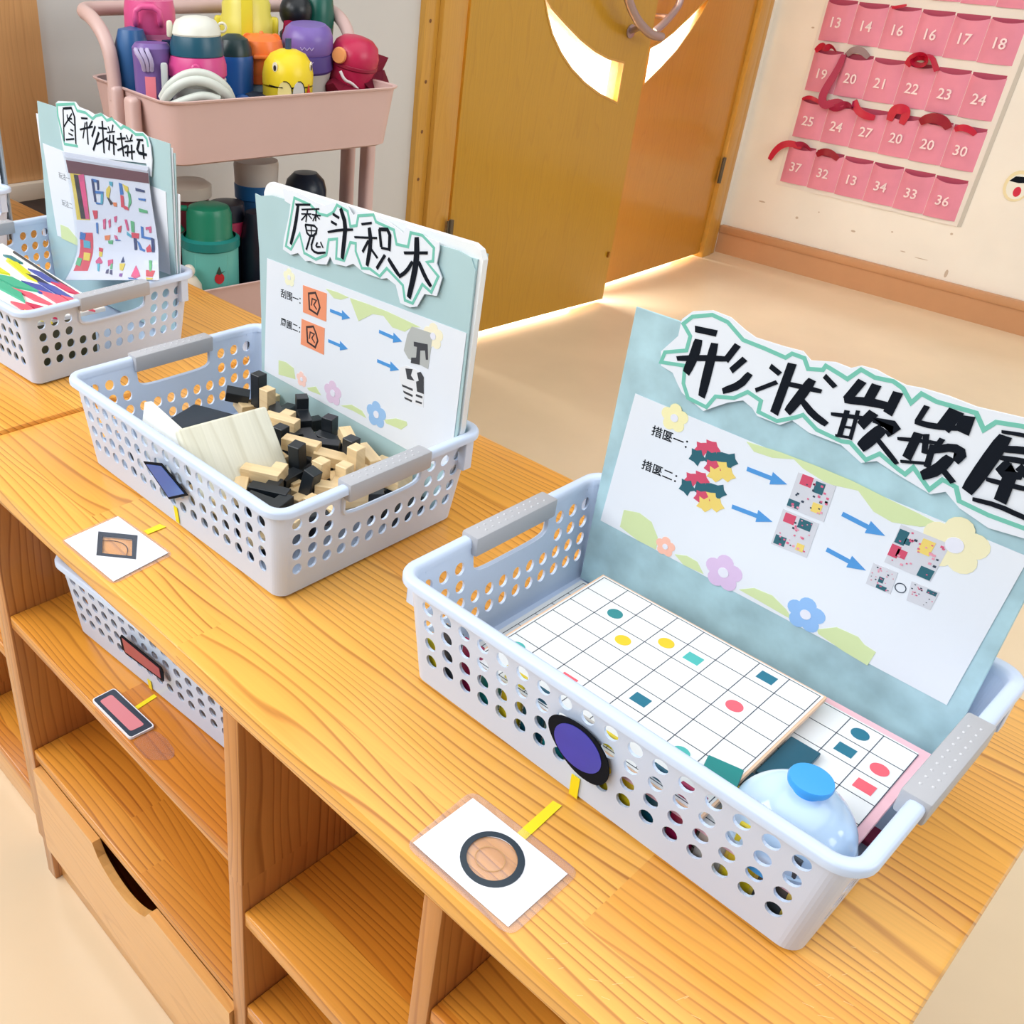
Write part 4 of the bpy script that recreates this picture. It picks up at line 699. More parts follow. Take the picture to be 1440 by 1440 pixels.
# --- clear bag with a printed sheet, curving forward at its foot
bt = thing('clear_bag', 'clear zip bag holding a printed sheet of coloured letters and figures', 'bag', (-1.20, .345, .09))
rows = [[Vector(amap(*q)) for q in r_] for r_ in D['bag_rows']]; bl_ = Vector(bt.location)
def bagpt(u, v, t):
    v = max(v, 0)*4; k = min(int(v), 3); f = v-k
    def cr(side):
        p = [rows[max(k-1, 0)][side], rows[k][side], rows[k+1][side], rows[min(k+2, 4)][side]]
        return .5*((2*p[1])+(-p[0]+p[2])*f+(2*p[0]-5*p[1]+4*p[2]-p[3])*f*f+(-p[0]+3*p[1]-3*p[2]+p[3])*f**3)
    q = cr(0)*(1-u)+cr(1)*u
    return q-bl_+Vector((0, -t-.0045, 0))
def sheet(name, u0, u1, v0, v1, t, m, parent, nu=6, nv=16, th=.0004):
    bm = bmesh.new(); g = {}
    for s in (0, 1):
        for i in range(nu+1):
            for j in range(nv+1): g[s, i, j] = bm.verts.new(bagpt(u0+(u1-u0)*i/nu, v0+(v1-v0)*j/nv, t+th*s))
        for i in range(nu):
            for j in range(nv): bm.faces.new((g[s, i, j], g[s, i+1, j], g[s, i+1, j+1], g[s, i, j+1]))
    for i in range(nu): 
        for j in (0, nv): bm.faces.new((g[0, i, j], g[0, i+1, j], g[1, i+1, j], g[1, i, j]))
    for j in range(nv):
        for i in (0, nu): bm.faces.new((g[0, i, j], g[0, i, j+1], g[1, i, j+1], g[1, i, j]))
    return put(name, from_bm(name, bm, 60), m, parent)
sh = sheet('printed_sheet', .0, 1, .0, 1.10, 0, mat('sheet_white', (224, 226, 234), .35), bt)
BC = {'m': (150, 92, 104), 'y': (226, 200, 74), 'p': (214, 84, 130), 'k': (50, 46, 52), 'w': (230, 232, 236), 'r': (214, 66, 84), 'g': (92, 176, 120), 'b': (52, 116, 184), 'c': (80, 170, 190), 'n': (40, 60, 110), 'o': (232, 130, 70), 'v': (130, 80, 160)}
for i, (c, ps) in enumerate(D['bag']):
    if c == 'm':
        sheet('maroon_strip', .0, 1, .075, .155, .0006, mat('print_m', BC['m'], .4), bt, 6, 3, .0002); continue
    if (c, len(ps)) == ('y', 4) and i == 1 or (c == 'r' and len(ps) == 6):
        us = [p[0] for p in ps]; vs = [p[1] for p in ps]
        sheet('printed_picture', min(us)+.01, max(us)-.01, min(vs)+.01, max(vs)-.01, .0005, mat('print_'+c+'b', BC[c], .5), bt, 2, 5, .0002); continue
    prism('printed_shape', [ps], .0010, .0013, bagpt, mat('print_'+c+'b', BC[c], .5), sh)
sheet('zip_seal', .0, 1, .045, .060, .0008, mat('zip_pale', (206, 210, 222), .3), bt, 6, 2, .0008)
sheet('clear_film', -.015, 1.015, -.01, 1.12, .0016, clear('bag_film', (250, 252, 255), tint=.97), bt, 6, 16, .0002)

# ------------------------------------------------------------------ things in the nearest basket
def plate_map(c, z, yaw=0, tilt=0, tx=0):
    M = Matrix.Translation((c[0], c[1], z)) @ Matrix.Rotation(yaw, 4, 'Z') @ Matrix.Rotation(tilt, 4, 'X') @ Matrix.Rotation(tx, 4, 'Y')
    return lambda u, v, t: M @ Vector((u, v, t))
SH = {'teal': (40, 134, 140), 'aqua': (74, 182, 178), 'yellow': (226, 196, 30), 'blue': (22, 112, 138), 'red': (236, 96, 112), 'navy': (14, 78, 100)}
def grid_board(label, c, z, w, h, edge, nx, ny, shapes, ox=0, oy=0, th=.004, yaw=0):
    t = thing('grid_board', label, 'game board', (c[0], c[1], z), yaw)
    box('panel', (-w/2, -h/2, 0), (w/2, h/2, th), mat('board_edge_%d' % edge[0], edge, .5), t)
    mp = lambda u, v, s: (u, v, th+s)
    box('card_face', (-w/2+.0016+ox, -h/2+.0016, th), (w/2-.0016-ox, h/2-.0016-oy, th+.0004), mat('board_white', (232, 236, 238), .4), t)
    p = .0235; bm = bmesh.new(); gx0, gy1 = -nx*p/2, h/2-.0035-oy
    for i in range(nx+1): line_band(bm, [(gx0+i*p, gy1), (gx0+i*p, gy1-ny*p)], .00055, .0004, .0006, mp)
    for j in range(ny+1): line_band(bm, [(gx0, gy1-j*p), (gx0+nx*p, gy1-j*p)], .00055, .0004, .0006, mp)
    put('grid_lines', from_bm('grid_lines', bm), PC['dk'], t)
    for (i, j, kind, cn) in shapes:
        cx, cy = gx0+(i+.5)*p, gy1-(j+.5)*p
        pts = circle(cx, cy, .0062, 24) if kind == 'o' else [(cx-.0062, cy-.0052), (cx+.0062, cy-.0052), (cx+.0062, cy+.0052), (cx-.0062, cy+.0052)]
        prism('dot' if kind == 'o' else 'square_mark', [pts], .0004, .0007, mp, mat('sh_'+cn, SH[cn], .45), t)
    return t
grid_board('white grid board with coral dots lowest in the nearest basket', (-.231, .236), .0045, .292, .20, (232, 236, 240), 12, 8, [(i, j, 'os'[(i+j) % 2], ('red', 'blue', 'yellow', 'aqua')[(i*3+j) % 4]) for i, j in ((0, 1), (1, 6), (3, 7), (6, 6), (8, 7), (10, 5), (11, 7), (5, 2))])
grid_board('white grid board with pink border lying partly under the larger board', (-.1345, .2215), .040, .130, .182, (238, 190, 200), 5, 7, [(3, 0, 'o', 'blue'), (3, 1, 's', 'blue'), (4, 1, 'o', 'red'), (4, 2, 's', 'red'), (2, 6, 'o', 'yellow')], ox=.005, oy=.005)
grid_board('square grid board with peach edge, dots and squares, uppermost in the nearest basket', (-.2385, .2125), .0505, .195, .172, (234, 196, 164), 8, 7,
           [(1, 1, 'o', 'teal'), (2, 2, 'o', 'yellow'), (3, 1, 'o', 'yellow'), (4, 1, 's', 'aqua'), (6, 0, 's', 'blue'), (6, 2, 'o', 'red'), (4, 4, 's', 'blue'), (2, 5, 's', 'red'), (0, 5, 'o', 'aqua'), (6, 5, 'o', 'aqua')])
def tile(label, poly, z, col, th=.004, tilt=0, tx=0, yaw=0, group='loose coloured tiles in the nearest basket'):
    cx = sum(p[0] for p in poly)/len(poly); cy = sum(p[1] for p in poly)/len(poly)
    bm = bmesh.new(); add_prism(bm, [(p[0]-cx, p[1]-cy) for p in poly], 0, th, lambda u, v, t: (u, v, t))
    bmesh.ops.bevel(bm, geom=bm.edges[:], offset=.0006, segments=1, affect='EDGES')
    o = put('colour_tile', from_bm('colour_tile', bm), mat('tile_%d_%d_%d' % col, col, .35), None, (cx, cy, z), (tilt, tx, yaw))
    return tag(o, label, 'tile', group)
sq = lambda cx, cy, w, h=None: [(cx-w/2, cy-(h or w)/2), (cx+w/2, cy-(h or w)/2), (cx+w/2, cy+(h or w)/2), (cx-w/2, cy+(h or w)/2)]
tile('thick teal tile lying on the front corner of the peach-edged board', sq(-.1495, .1615, .023, .021), .0553, (20, 132, 130), th=.0095, tilt=0, tx=.0, yaw=.25)
tile('dark blue tile on the pink-bordered board beside the peach edge', sq(-.1300, .222, .0215, .050), .0452, (10, 82, 104))
tile('second dark blue tile in front of the dark blue one', sq(-.1310, .184, .0215, .022), .0455, (8, 66, 88), yaw=.15)
tile('yellow tile wedged beside the dome and the teal tile', sq(-.1360, .1660, .012, .022), .0455, (222, 206, 60), yaw=.3)
tile('teal tile peeking out under the right edge of the pink bordered board', [(-.0800, .262), (-.0668, .262), (-.0672, .292), (-.0800, .288)], .0340, (24, 150, 156))
tile('crimson tile low between pink board and right basket wall', sq(-.0720, .243, .008, .018), .0100, (150, 24, 74))
rnd = random.Random(11); cols = [(20, 132, 130), (226, 204, 40), (10, 82, 104), (150, 24, 74), (190, 186, 180), (226, 204, 40), (60, 66, 72), (24, 150, 156)]
nm = ['teal', 'yellow', 'dark blue', 'crimson', 'grey', 'yellow', 'charcoal', 'turquoise']
for i in range(15):      # tiles seen through the holes of the front wall
    x = -.378+i*.0205; k = i % 8
    tile('small %s tile standing behind the hole pattern of the nearest basket front' % nm[k], sq(x, .1335, .0185, .003), .0105, cols[(i*5+1) % 8 if i < 9 else k], th=.055 if i % 3 else .032, yaw=rnd.uniform(-.05, .05), group='tiles standing along the front wall of the nearest basket')['label'] = 'flat coloured tile standing on edge against the front wall of the nearest basket'
# dome
dm = thing('dome_lid', 'pale blue translucent dome with a bright blue knob, front right in the nearest basket', 'dome toy', (-.1010, .1655, .0470), 0)
dome_m = mat('dome_blue', (196, 222, 246), .10, .6)
k = [(.0375*cos(a), .004+.036*sin(a)) for a in [i*pi/2/14 for i in range(15)]]
lathe('dome', [(0, .0), (.039, .0), (.039, .003)]+k[:-1]+[(0, .040)], dome_m, dm, 40)
lathe('base_ring', [(.028, -.006), (.0385, -.006), (.0385, .001), (.028, .001)], mat('dome_base', (84, 168, 226), .3), dm, 36)
kb = mat('knob_blue', (60, 158, 232), .3)
lathe('knob', [(0, .038), (.0085, .038), (.0085, .0425), (.0128, .0445), (.0134, .0475), (.0128, .0492), (0, .0498)], kb, dm, 32)
# base block hidden under the dome that carries it
t_ = tag(box('wooden_box', (-.030, -.029, 0), (.030, .029, .032), mat('box_yellow', (222, 196, 90), .5), None, .002, loc=(-.103, .1615, .0085)), 'low yellow box beneath the dome in the nearest basket', 'box')

# ------------------------------------------------------------------ wooden blocks in the middle basket
blk = mat('block_black', (26, 32, 38), .38, .5, bump=.1); nat = wood('block_natural', 'X', light=(238, 214, 170), dark=(206, 172, 122), base2=(228, 200, 152), strip=.05, lines=30, seg=.2, contrast=.6, rough=.45)
u = .0132
def block_mesh(cells, m, nmz):
    bm = bmesh.new()
    occ = set(cells)
    vs = {}
    def V(p):
        if p not in vs: vs[p] = bm.verts.new(Vector(p)*u)
        return vs[p]
    cx = sum(c[0] for c in cells)/len(cells)+.5; cy = sum(c[1] for c in cells)/len(cells)+.5; cz = sum(c[2] for c in cells)/len(cells)+.5
    for c in cells:
        for ax in range(3):
            for s in (0, 1):
                n = list(c); n[ax] += 1 if s else -1
                if tuple(n) in occ: continue
                a, b = [i for i in range(3) if i != ax]; q = []
                for da, db in ((0, 0), (1, 0), (1, 1), (0, 1)):
                    p = list(c); p[ax] += s; p[a] += da; p[b] += db; q.append(V(tuple(p)))
                bm.faces.new(q)
    bmesh.ops.recalc_face_normals(bm, faces=bm.faces); bmesh.ops.dissolve_limit(bm, angle_limit=.01, verts=bm.verts, edges=bm.edges)
    bmesh.ops.translate(bm, verts=bm.verts, vec=-Vector((cx, cy, cz))*u)
    bmesh.ops.bevel(bm, geom=[e for e in bm.edges if e.is_manifold and e.calc_face_angle(0) > .5], offset=.0005, segments=1, affect='EDGES')
    me = from_bm('puzzle_block', bm); me.materials.append(m); return me
SHAPES = [[(0, 0, 0), (1, 0, 0), (2, 0, 0)], [(0, 0, 0), (1, 0, 0), (2, 0, 0), (1, 1, 0)], [(0, 0, 0), (1, 0, 0), (1, 1, 0)], [(0, 0, 0), (1, 0, 0), (2, 0, 0), (2, 1, 0)], [(0, 0, 0), (0, 0, 1)], [(0, 0, 0), (1, 0, 0), (1, 1, 0), (2, 1, 0)], [(0, 0, 0), (1, 0, 0)], [(0, 0, 0), (0, 0, 1), (0, 0, 2)], [(0, 0, 0), (1, 0, 0), (2, 0, 0), (0, 0, 1)]]
BMESH = [[block_mesh(s, m, 0) for s in SHAPES] for m in (blk, nat)]
def block(cn, k, x, y, z, yaw=0, tx=0, ty=0, label=None):
    o = put('puzzle_block', BMESH[cn][k], None, None, (x, y, z), (tx, ty, yaw))
    g = ('black' if cn == 0 else 'natural')+' wooden puzzle blocks in the middle basket'
    return tag(o, label or ('black painted' if cn == 0 else 'natural pale')+' wooden puzzle block in the heap of the middle basket', 'block', g)
top = [(0, 7, -.786, .277, .066, .1, 0, 0, 'black three cube bar standing upright at the far corner by the folder'),
 (0, 6, -.806, .262, .056, .9, .3, .2, 'black two cube bar tilted against the left wall, far corner of middle basket'),
 (0, 8, -.717, .284, .061, -.55, 0, 0, 'large black L block against the folder, left of its middle'),
 (0, 4, -.679, .289, .058, .3, 0, 0, 'black block standing against the middle of the teal folder'),
 (0, 4, -.687, .229, .062, .2, 0, 0, 'black upright block just beyond the leaning board edge'),
 (0, 4, -.642, .214, .066, .25, .1, 0, 'black upright block topmost in the middle of the heap'),
 (0, 1, -.616, .160, .056, .5, 0, 0, 'flat black T block near the front right of the heap'),
 (0, 3, -.600, .146, .055, .3, 0, 0, 'flat black L block nearest the front right corner of the basket'),
 (0, 7, -.601, .195, .056, .15, 0, .25, 'tall black bar leaning between natural cubes at the right front'),
 (0, 0, -.657, .258, .055, .7, 0, 0, 'black bar lying diagonally before the block against the folder'),
 (0, 4, -.618, .264, .066, .1, 0, 0, 'black upright block behind the tallest natural one'),
 (0, 5, -.690, .258, .053, -.4, 0, 0, 'black zigzag block lying left of the diagonal black bar'),
 (0, 0, -.664, .279, .050, .3, 0, 0, 'low black bar lying along the foot of the folder'),
 (0, 2, -.680, .208, .050, 1.1, 0, 0, 'small black corner block under the leaning board edge'),
 (0, 3, -.640, .190, .050, .2, 0, 0, 'black L block below the topmost upright one'),
 (0, 2, -.748, .250, .050, .4, 0, 0, 'black corner block behind the leaning wooden board'),
 (0, 0, -.746, .270, .053, -.5, 0, 0, 'black bar between the upright corner pair and the large L block'),
 (0, 1, -.565, .232, .050, .9, 0, 0, 'black T block seen through the right hand hole of the basket'),
 (0, 6, -.612, .214, .050, 0, 0, 0, 'short black bar among the natural cubes at right'),
 (1, 4, -.764, .272, .064, .1, 0, 0, 'natural upright block beside the black corner bar'),
 (1, 1, -.712, .252, .064, .35, 0, 0, 'natural T block resting before the large black L block'),
 (1, 2, -.714, .224, .055, 1.2, 0, 0, 'natural corner block at the far edge of the leaning board'),
 (1, 0, -.655, .230, .066, .42, 0, 0, 'long natural bar lying across the middle of the heap'),
 (1, 3, -.668, .196, .056, -.1, 0, 0, 'natural L block left of the topmost black upright one'),
 (1, 3, -.637, .171, .062, .5, 0, 0, 'natural L block lying on top at the front of the heap'),
 (1, 0, -.640, .143, .054, -.75, 0, 0, 'natural bar lying by the front wall below the leaning board'),
 (1, 4, -.606, .214, .063, .15, 0, 0, 'natural standing cube pair at right of the topmost black block'),
 (1, 0, -.626, .246, .058, .75, .2, .2, 'natural bar tilted upward behind the standing cube pair'),
 (1, 0, -.640, .282, .060, -.45, 0, .1, 'natural bar lying against the right half of the folder'),
 (1, 0, -.606, .277, .058, -.35, 0, 0, 'natural bar nearest the right end of the folder'),
 (1, 7, -.598, .252, .062, .1, 0, 0, 'tallest natural bar standing upright at the right'),
 (1, 4, -.590, .230, .060, .2, 0, 0, 'natural upright block next to the right grip'),
 (1, 2, -.586, .212, .055, .6, 0, 0, 'natural corner block just inside the right grip'),
 (1, 3, -.584, .262, .054, .3, 0, 0, 'natural L block low at the back right corner'),
 (1, 1, -.568, .188, .052, .2, 0, 0, 'natural T block seen under the right grip'),
 (1, 0, -.566, .212, .052, 1.2, 0, 0, 'natural bar running along the right wall'),
 (1, 3, -.572, .275, .050, .2, 0, 0, 'natural L block deep in the back right corner'),
 (1, 2, -.572, .150, .050, .3, 0, 0, 'natural corner block in the front right corner'),
 (0, 3, -.566, .166, .050, 1.2, 0, 0, 'black L block beside the front end of the right grip')]
for b_ in top: block(*b_)
rnd = random.Random(4)
for lv, z in ((0, .0135), (1, .029), (2, .0425)):
    for i in range(7 if lv < 2 else 6):
        for j in range(6):
            x = -.800+i*.0395+rnd.uniform(-.005, .005)+(.01 if lv == 1 else 0); y = .118+j*.0375+rnd.uniform(-.004, .004)
            if x > -.562: continue
            y = min(max(y, .132), .292); x = max(x, -.825)
            if x < -.70 and y < .24 and lv > 0: continue
            if y < .20 and x < -.66 and lv > 1: continue
            cn = 0 if rnd.random() < .6 else 1
            block(cn, rnd.choice((0, 1, 2, 3, 5, 6)), x, y, z, rnd.choice((0, pi/2))+rnd.uniform(-.4, .4), rnd.uniform(-.12, .12), rnd.uniform(-.12, .12), label=('black' if cn == 0 else 'natural')+' block mostly buried under the top ones in the middle basket')
pale = wood('pale_board', 'X', light=(226, 224, 206), dark=(196, 190, 164), base2=(216, 214, 192), strip=.04, lines=6, seg=.5, contrast=.7, rough=.5)
wb = mat('board_edge_white', (244, 246, 240), .5)
# square wooden board leaning in the basket: local x down the slope, y along the top edge
t = thing('wooden_board', 'pale square wooden board leaning over the blocks in the middle basket', 'board', (-.671, .151, .075), rot=(0, radians(49), radians(-6)))
bm = bmesh.new(); add_box(bm, (-.036, -.043, -.005), (.040, .056, .005), .003, 3); put('panel', from_bm('panel', bm, 40), pale, t)
t = thing('wooden_board', 'long pale wooden strip standing on edge at the front left of the middle basket', 'board', (-.731, .1170, .0570), rot=(radians(-8), radians(6), radians(-3)))
bm = bmesh.new(); add_box(bm, (-.042, -.0045, -.042), (.042, .0045, .042), .0015, 2); put('panel', from_bm('panel', bm, 40), wb, t)
o = tag(box('dark_plate', (-.048, -.035, -.003), (.048, .035, .003), mat('plate_dark', (40, 50, 60), .4), None, .002, loc=(-.778, .20, .046), rot=(.06, -.08, .25)), 'thin dark plate lying behind the leaning wooden board', 'plate')

# ------------------------------------------------------------------ pattern cards in the left basket
t = thing('pattern_board', 'white board with coloured diamond shapes lying tilted in the left basket', 'game board', (-1.195, .192, .0905), rot=(radians(-2), radians(4.5), .05))
TB = {'k': (34, 44, 54), 'r': (196, 40, 84), 'b': (60, 78, 160), 'y': (206, 208, 40), 'g': (60, 170, 136), 'p': (226, 92, 112), 'n': (26, 40, 78), 't': (50, 120, 130), 'v': (120, 70, 150), 'e': (240, 226, 90)}
bm = bmesh.new(); add_box(bm, (-.140, -.050, -.004), (.122, .056, .002), .001, 1); put('panel', from_bm('panel', bm), mat('tan_white', (240, 240, 234), .4), t)
mpA = lambda x, y, s: (x, y, .002+s)
def para(cx, cy, l, w, sk, a):
    c, s = cos(a), sin(a); P = [(-l/2-sk, -w/2), (l/2-sk, -w/2), (l/2+sk, w/2), (-l/2+sk, w/2)]
    return [(cx+c*x-s*y, cy+s*x+c*y) for x, y in P]
for (cx, cy, l, w, sk, a, c) in ((-.02, .088, .16, .004, 0, -.02, 'k'), (.045, .078, .05, .013, .01, .05, 'r'), (.00, .072, .05, .013, .01, .0, 'b'), (-.05, .055, .05, .010, .006, -.1, 'y'), (-.03, .046, .07, .012, .01, -.1, 'y'), (.008, .050, .04, .012, .008, 0, 'n'), (.05, .052, .05, .016, .012, 0, 'b'),
                               (-.075, .065, .03, .012, .005, 0, 't'), (.035, .025, .045, .02, .012, 0, 'b'), (.078, .030, .05, .022, .014, 0, 'p'), (.098, .055, .04, .016, .012, 0, 'p'), (.00, -.005, .06, .025, .015, .1, 'g'), (.02, -.035, .06, .022, -.015, .1, 'g'), (.055, -.01, .05, .015, .015, .1, 'p'), (.10, -.03, .045, .018, .012, .0, 'r'), (.112, -.055, .03, .015, .01, 0, 'e'), (.08, -.055, .03, .018, .01, 0, 'p'), (-.06, .0, .05, .018, .01, 0, 'y'), (-.05, -.04, .05, .02, .01, 0, 'r')):
    p = prism('coloured_shape', [para(cx, cy*.58-.002, l, w*.66, sk, a)], 0, .0022+.00004*len(t.children), mpA, mat('tan_'+c, TB[c], .35), t)
t = tag(box('booklet', (-.11, -.055, 0), (.115, .055, .03), mat('booklet_olive', (96, 90, 50), .6), None, .002, loc=(-1.215, .19, .012), rot=(0, 0, .05)), 'olive covered booklet lying under the white pattern board in the left basket', 'book')

# ------------------------------------------------------------------ shape cards and stickers
film = clear('laminate_film', (252, 248, 246), tint=.90); film2 = clear('laminate_worn', (255, 250, 244), tint=.97, rough=.25, gloss=.09)
yel = mat('tape_yellow', (246, 228, 30), .4); wcard = mat('card_white', (240, 244, 252), .35)
up = lambda z: (lambda u_, v_, t_: (u_, v_, z+t_))
def ring_poly(bm, outer, inner, t0, t1, mp):
    n = len(outer)
    R_ = [[bm.verts.new(mp(*p, t)) for p in pl] for pl, t in ((outer, t0), (outer, t1), (inner, t1), (inner, t0))]
    for j in range(4):
        a, b = R_[j], R_[(j+1) % 4]
        for i in range(n): bm.faces.new((a[i], a[(i+1) % n], b[(i+1) % n], b[i]))
def ell(c, r, rs, n=40, yaw=0, sq_=2): 
    out = []
    for i in range(n):
        a = 2*pi*i/n; q = (abs(cos(a))**sq_+abs(sin(a))**sq_)**(-1/sq_); x, y = r*cos(a)*q, rs*sin(a)*q
        out.append((c[0]+x*cos(yaw)-y*sin(yaw), c[1]+x*sin(yaw)+y*cos(yaw)))
    return out
def rquad(q, r=.006, n=4):
    q = [Vector(p) for p in q]; out = []
    for i in range(len(q)):
        a, b, c = q[i-1], q[i], q[(i+1) % len(q)]; d0 = (a-b).normalized()*r; d1 = (c-b).normalized()*r
        for k in range(n+1):
            f = k/n; out.append(tuple((b+d0)*(1-f)**2+b*2*f*(1-f)+(b+d1)*f*f))
    return out
# near card: ring
t = thing('shape_card', 'laminated white card with a black ring, lying in front of the nearest basket', 'card', (-.2313, .0402, .0006))
l3 = Vector(t.location); mpz = lambda a, b, s: Vector((a, b, s))-Vector((l3.x, l3.y, 0))
cx, cy = -.2290, .0402
prism('laminate', [rquad([(-.2772, .0748), (-.1850, .0768), (-.1842, .0048), (-.2745, .0040)], .009)], 0, .0004, mpz, film, t)
sqo = []
for i in range(40):
    a = 2*pi*i/40; c_, s_ = cos(a), sin(a); k_ = max(abs(c_)/.0410, abs(s_)/.0300); sqo.append((-.2307+c_/k_, .0392+s_/k_))
bm = bmesh.new(); ring_poly(bm, sqo, ell((cx, cy), .0180, .0180), .0005, .0008, mpz); put('white_card', from_bm('white_card', bm), wcard, t)
bm = bmesh.new(); ring_poly(bm, ell((cx, cy), .0210, .0226, yaw=.3), ell((cx-.0004, cy+.0002), .0165, .0180, yaw=.3), .0008, .0012, mpz); tag(put('black_ring', from_bm('black_ring', bm), mat('ring_dark', (40, 54, 66), .3), t), 'black painted ring')
bm = bmesh.new(); e_ = ell((cx-.001, cy-.001), .0098, .0098, 28); line_band(bm, e_+[e_[0]], .0005, .0004, .0006, mpz); put('film_cut', from_bm('film_cut', bm), mat('film_edge', (190, 150, 100), .4), t)
def strip(label, q, z, vertical=None):
    cx_ = sum(p[0] for p in q)/4; cy_ = sum(p[1] for p in q)/4
    if vertical is None: o = prism('tape_strip', [[(p[0]-cx_, p[1]-cy_) for p in q]], 0, .0004, lambda a, b, s: (a, b, s), yel); o.location = (cx_, cy_, z)
    return tag(o, label, 'tape')
strip('yellow tape strip on the wood behind the ring card', D['tapeC'], .0005)
strip('yellow tape strip on the wood beside the card with the small frame', D['tapeB'], .0005)
strip('yellow tape strip on the shelf between the pink card and the shelved basket', D['tapeD'], -.1992)
# middle card: frame
t = thing('shape_card', 'laminated white card with a small dark rectangular frame, in front of the middle basket', 'card', (-.698, .037, .0006))
l4 = Vector(t.location); mq = lambda a, b, s: Vector((a, b, s))-Vector((l4.x, l4.y, 0))
prism('laminate', [rquad([(-.7478, .0690), (-.6540, .0735), (-.6475, .0040), (-.7425, .0018)], .008)], 0, .0004, mq, film, t)
def perim(q, n=10): return [tuple(Vector(q[i]).lerp(Vector(q[(i+1) % 4]), k/n)) for i in range(4) for k in range(n)]
inq = D['cardB_in']
bm = bmesh.new(); P4 = perim([(-.7445, .0668), (-.6590, .0705), (-.6512, .0068), (-.7385, .0045)]); ring_poly(bm, P4[5:]+P4[:5], perim([inq[1], inq[2], inq[3], inq[0]]), .0005, .0008, mq); put('white_card', from_bm('white_card', bm), wcard, t)
bm = bmesh.new(); ring_poly(bm, perim(D['cardB_out']), perim(inq), .0008, .0012, mq); tag(put('dark_frame', from_bm('dark_frame', bm), mat('frame_dark', (66, 74, 86), .25), t), 'dark slate rectangular frame')
bm = bmesh.new(); line_band(bm, smoothpts([(-.7165, .0325, 0), (-.705, .045, 0), (-.690, .046, 0), (-.679, .037, 0)], 2) and [(p.x, p.y) for p in smoothpts([(-.7165, .0325, 0), (-.705, .045, 0), (-.690, .046, 0), (-.679, .037, 0)], 2)], .0006, .0004, .0007, mq); put('hair_line', from_bm('hair_line', bm), PC['dk'], t)
# shelf card: pink rectangle
t = thing('shape_card', 'pink rectangle card with dark slate border lying at the shelf edge', 'card', (-.689, .020, -.1990))
l5 = Vector(t.location); m5 = lambda a, b, s: Vector((a, b, s))-Vector((l5.x, l5.y, 0))
prism('card', [rquad([(-.7275, .0335), (-.6510, .0360), (-.6520, .0070), (-.7270, .0055)], .004)], 0, .0030, m5, wcard, t)
prism('dark_border', [rquad([(-.7262, .0322), (-.6524, .0346), (-.6532, .0082), (-.7256, .0068)], .003)], .0030, .0033, m5, mat('slate', (54, 66, 82), .25), t)
prism('pink_rectangle', [rquad([(-.7200, .0255), (-.6590, .0285), (-.6600, .0125), (-.7190, .0108)], .003)], .0033, .0036, m5, mat('pink_matte', (222, 140, 150), .3), t)
pl_ = rquad([(-.650, .034), (-.6325, .037), (-.6096, .0339), (-.6028, .0246), (-.6185, .0057), (-.650, .0075)], .007)
tag(prism('film_patch', [pl_], .0001, .0006, up(-.1993), film2), 'worn clear film patch beside the pink card on the shelf', 'film')
def csm(P, it=2):
    for _ in range(it):
        P = [q for i in range(len(P)) for q in (tuple(Vector(P[i])*.75+Vector(P[(i+1) % len(P)])*.25), tuple(Vector(P[i])*.25+Vector(P[(i+1) % len(P)])*.75))]
    return P
# stickers hung on the basket fronts
def yfront(x0, y0, w): return y0+.007+.0106*(1-w/BH)
t = thing('shape_sticker', 'indigo disc with thick black outline stuck on the front of the nearest basket', 'sticker', (-.218, .1135, .065))
def front_map(y0, z0, zc):      # follows the sloping basket wall
    return lambda a, b, s: (a, -s+(-.0106*(b/BH)), b)
fm = front_map(0, 0, 0)
prism('black_outline', [csm([(-.0235, .0165), (-.012, .0235), (.004, .0245), (.017, .018), (.0255, .006), (.0262, -.010), (.019, -.0205), (.006, -.0225), (-.007, -.0175), (-.019, -.006), (-.0255, .006)])], 0, .0012, fm, black, t)
prism('indigo_disc', [ell((.0005, .0025), .0195, .0180, 36, -.4)], .0012, .0016, fm, mat('indigo', (52, 58, 182), .35, var=.06, vscale=60), t)
t.location = (-.2278, .1172, .0518)
t = thing('shape_sticker', 'dark blue slanted rectangle with black outline on the front of the middle basket', 'sticker', (-.694, .0948, .0565))
prism('black_outline', [[(-.0380, .0040), (-.0025, .0180), (.0380, .0010), (.0010, -.0218)]], 0, .0012, fm, black, t)
prism('blue_panel', [[(-.0325, .0035), (-.0027, .0150), (.0325, .0006), (.0012, -.0188)]], .0012, .0016, fm, mat('sticker_blue', (28, 98, 184), .3), t)
t = thing('shape_sticker', 'dull red slanted bar with black outline on the front of the shelved basket', 'sticker', (-.697, .0538, -.1460), .07)
prism('black_outline', [[(-.0370, .0075), (-.0330, .0135), (.0360, .0120), (.0380, .0060), (.0350, -.0085), (-.0320, -.0135), (-.0375, -.0085)]], 0, .0012, fm, black, t)
prism('red_panel', [[(-.0320, .0100), (.0325, .0085), (.0318, -.0060), (-.0320, -.0100)]], .0012, .0016, fm, mat('sticker_red', (172, 78, 84), .4), t)
for lab, x, y, z, w, h, rz in (('yellow tape strip hanging under the indigo disc on the basket', -.2275, .1245, .0115, .007, .021, 0), ('yellow tape strip under the blue sticker on the middle basket', -.6922, .1030, .0150, .006, .019, 0), ('yellow tape strip low on the shelved basket front', -.7025, .0630, -.1905, .006, .013, .07)):
    o = prism('tape_strip', [[(-w/2, -h/2), (w/2, -h/2), (w/2, h/2), (-w/2, h/2)]], 0, .0006, fm, yel); o.location = (x, y, z); o.rotation_euler = (0, 0, rz); tag(o, lab, 'tape')
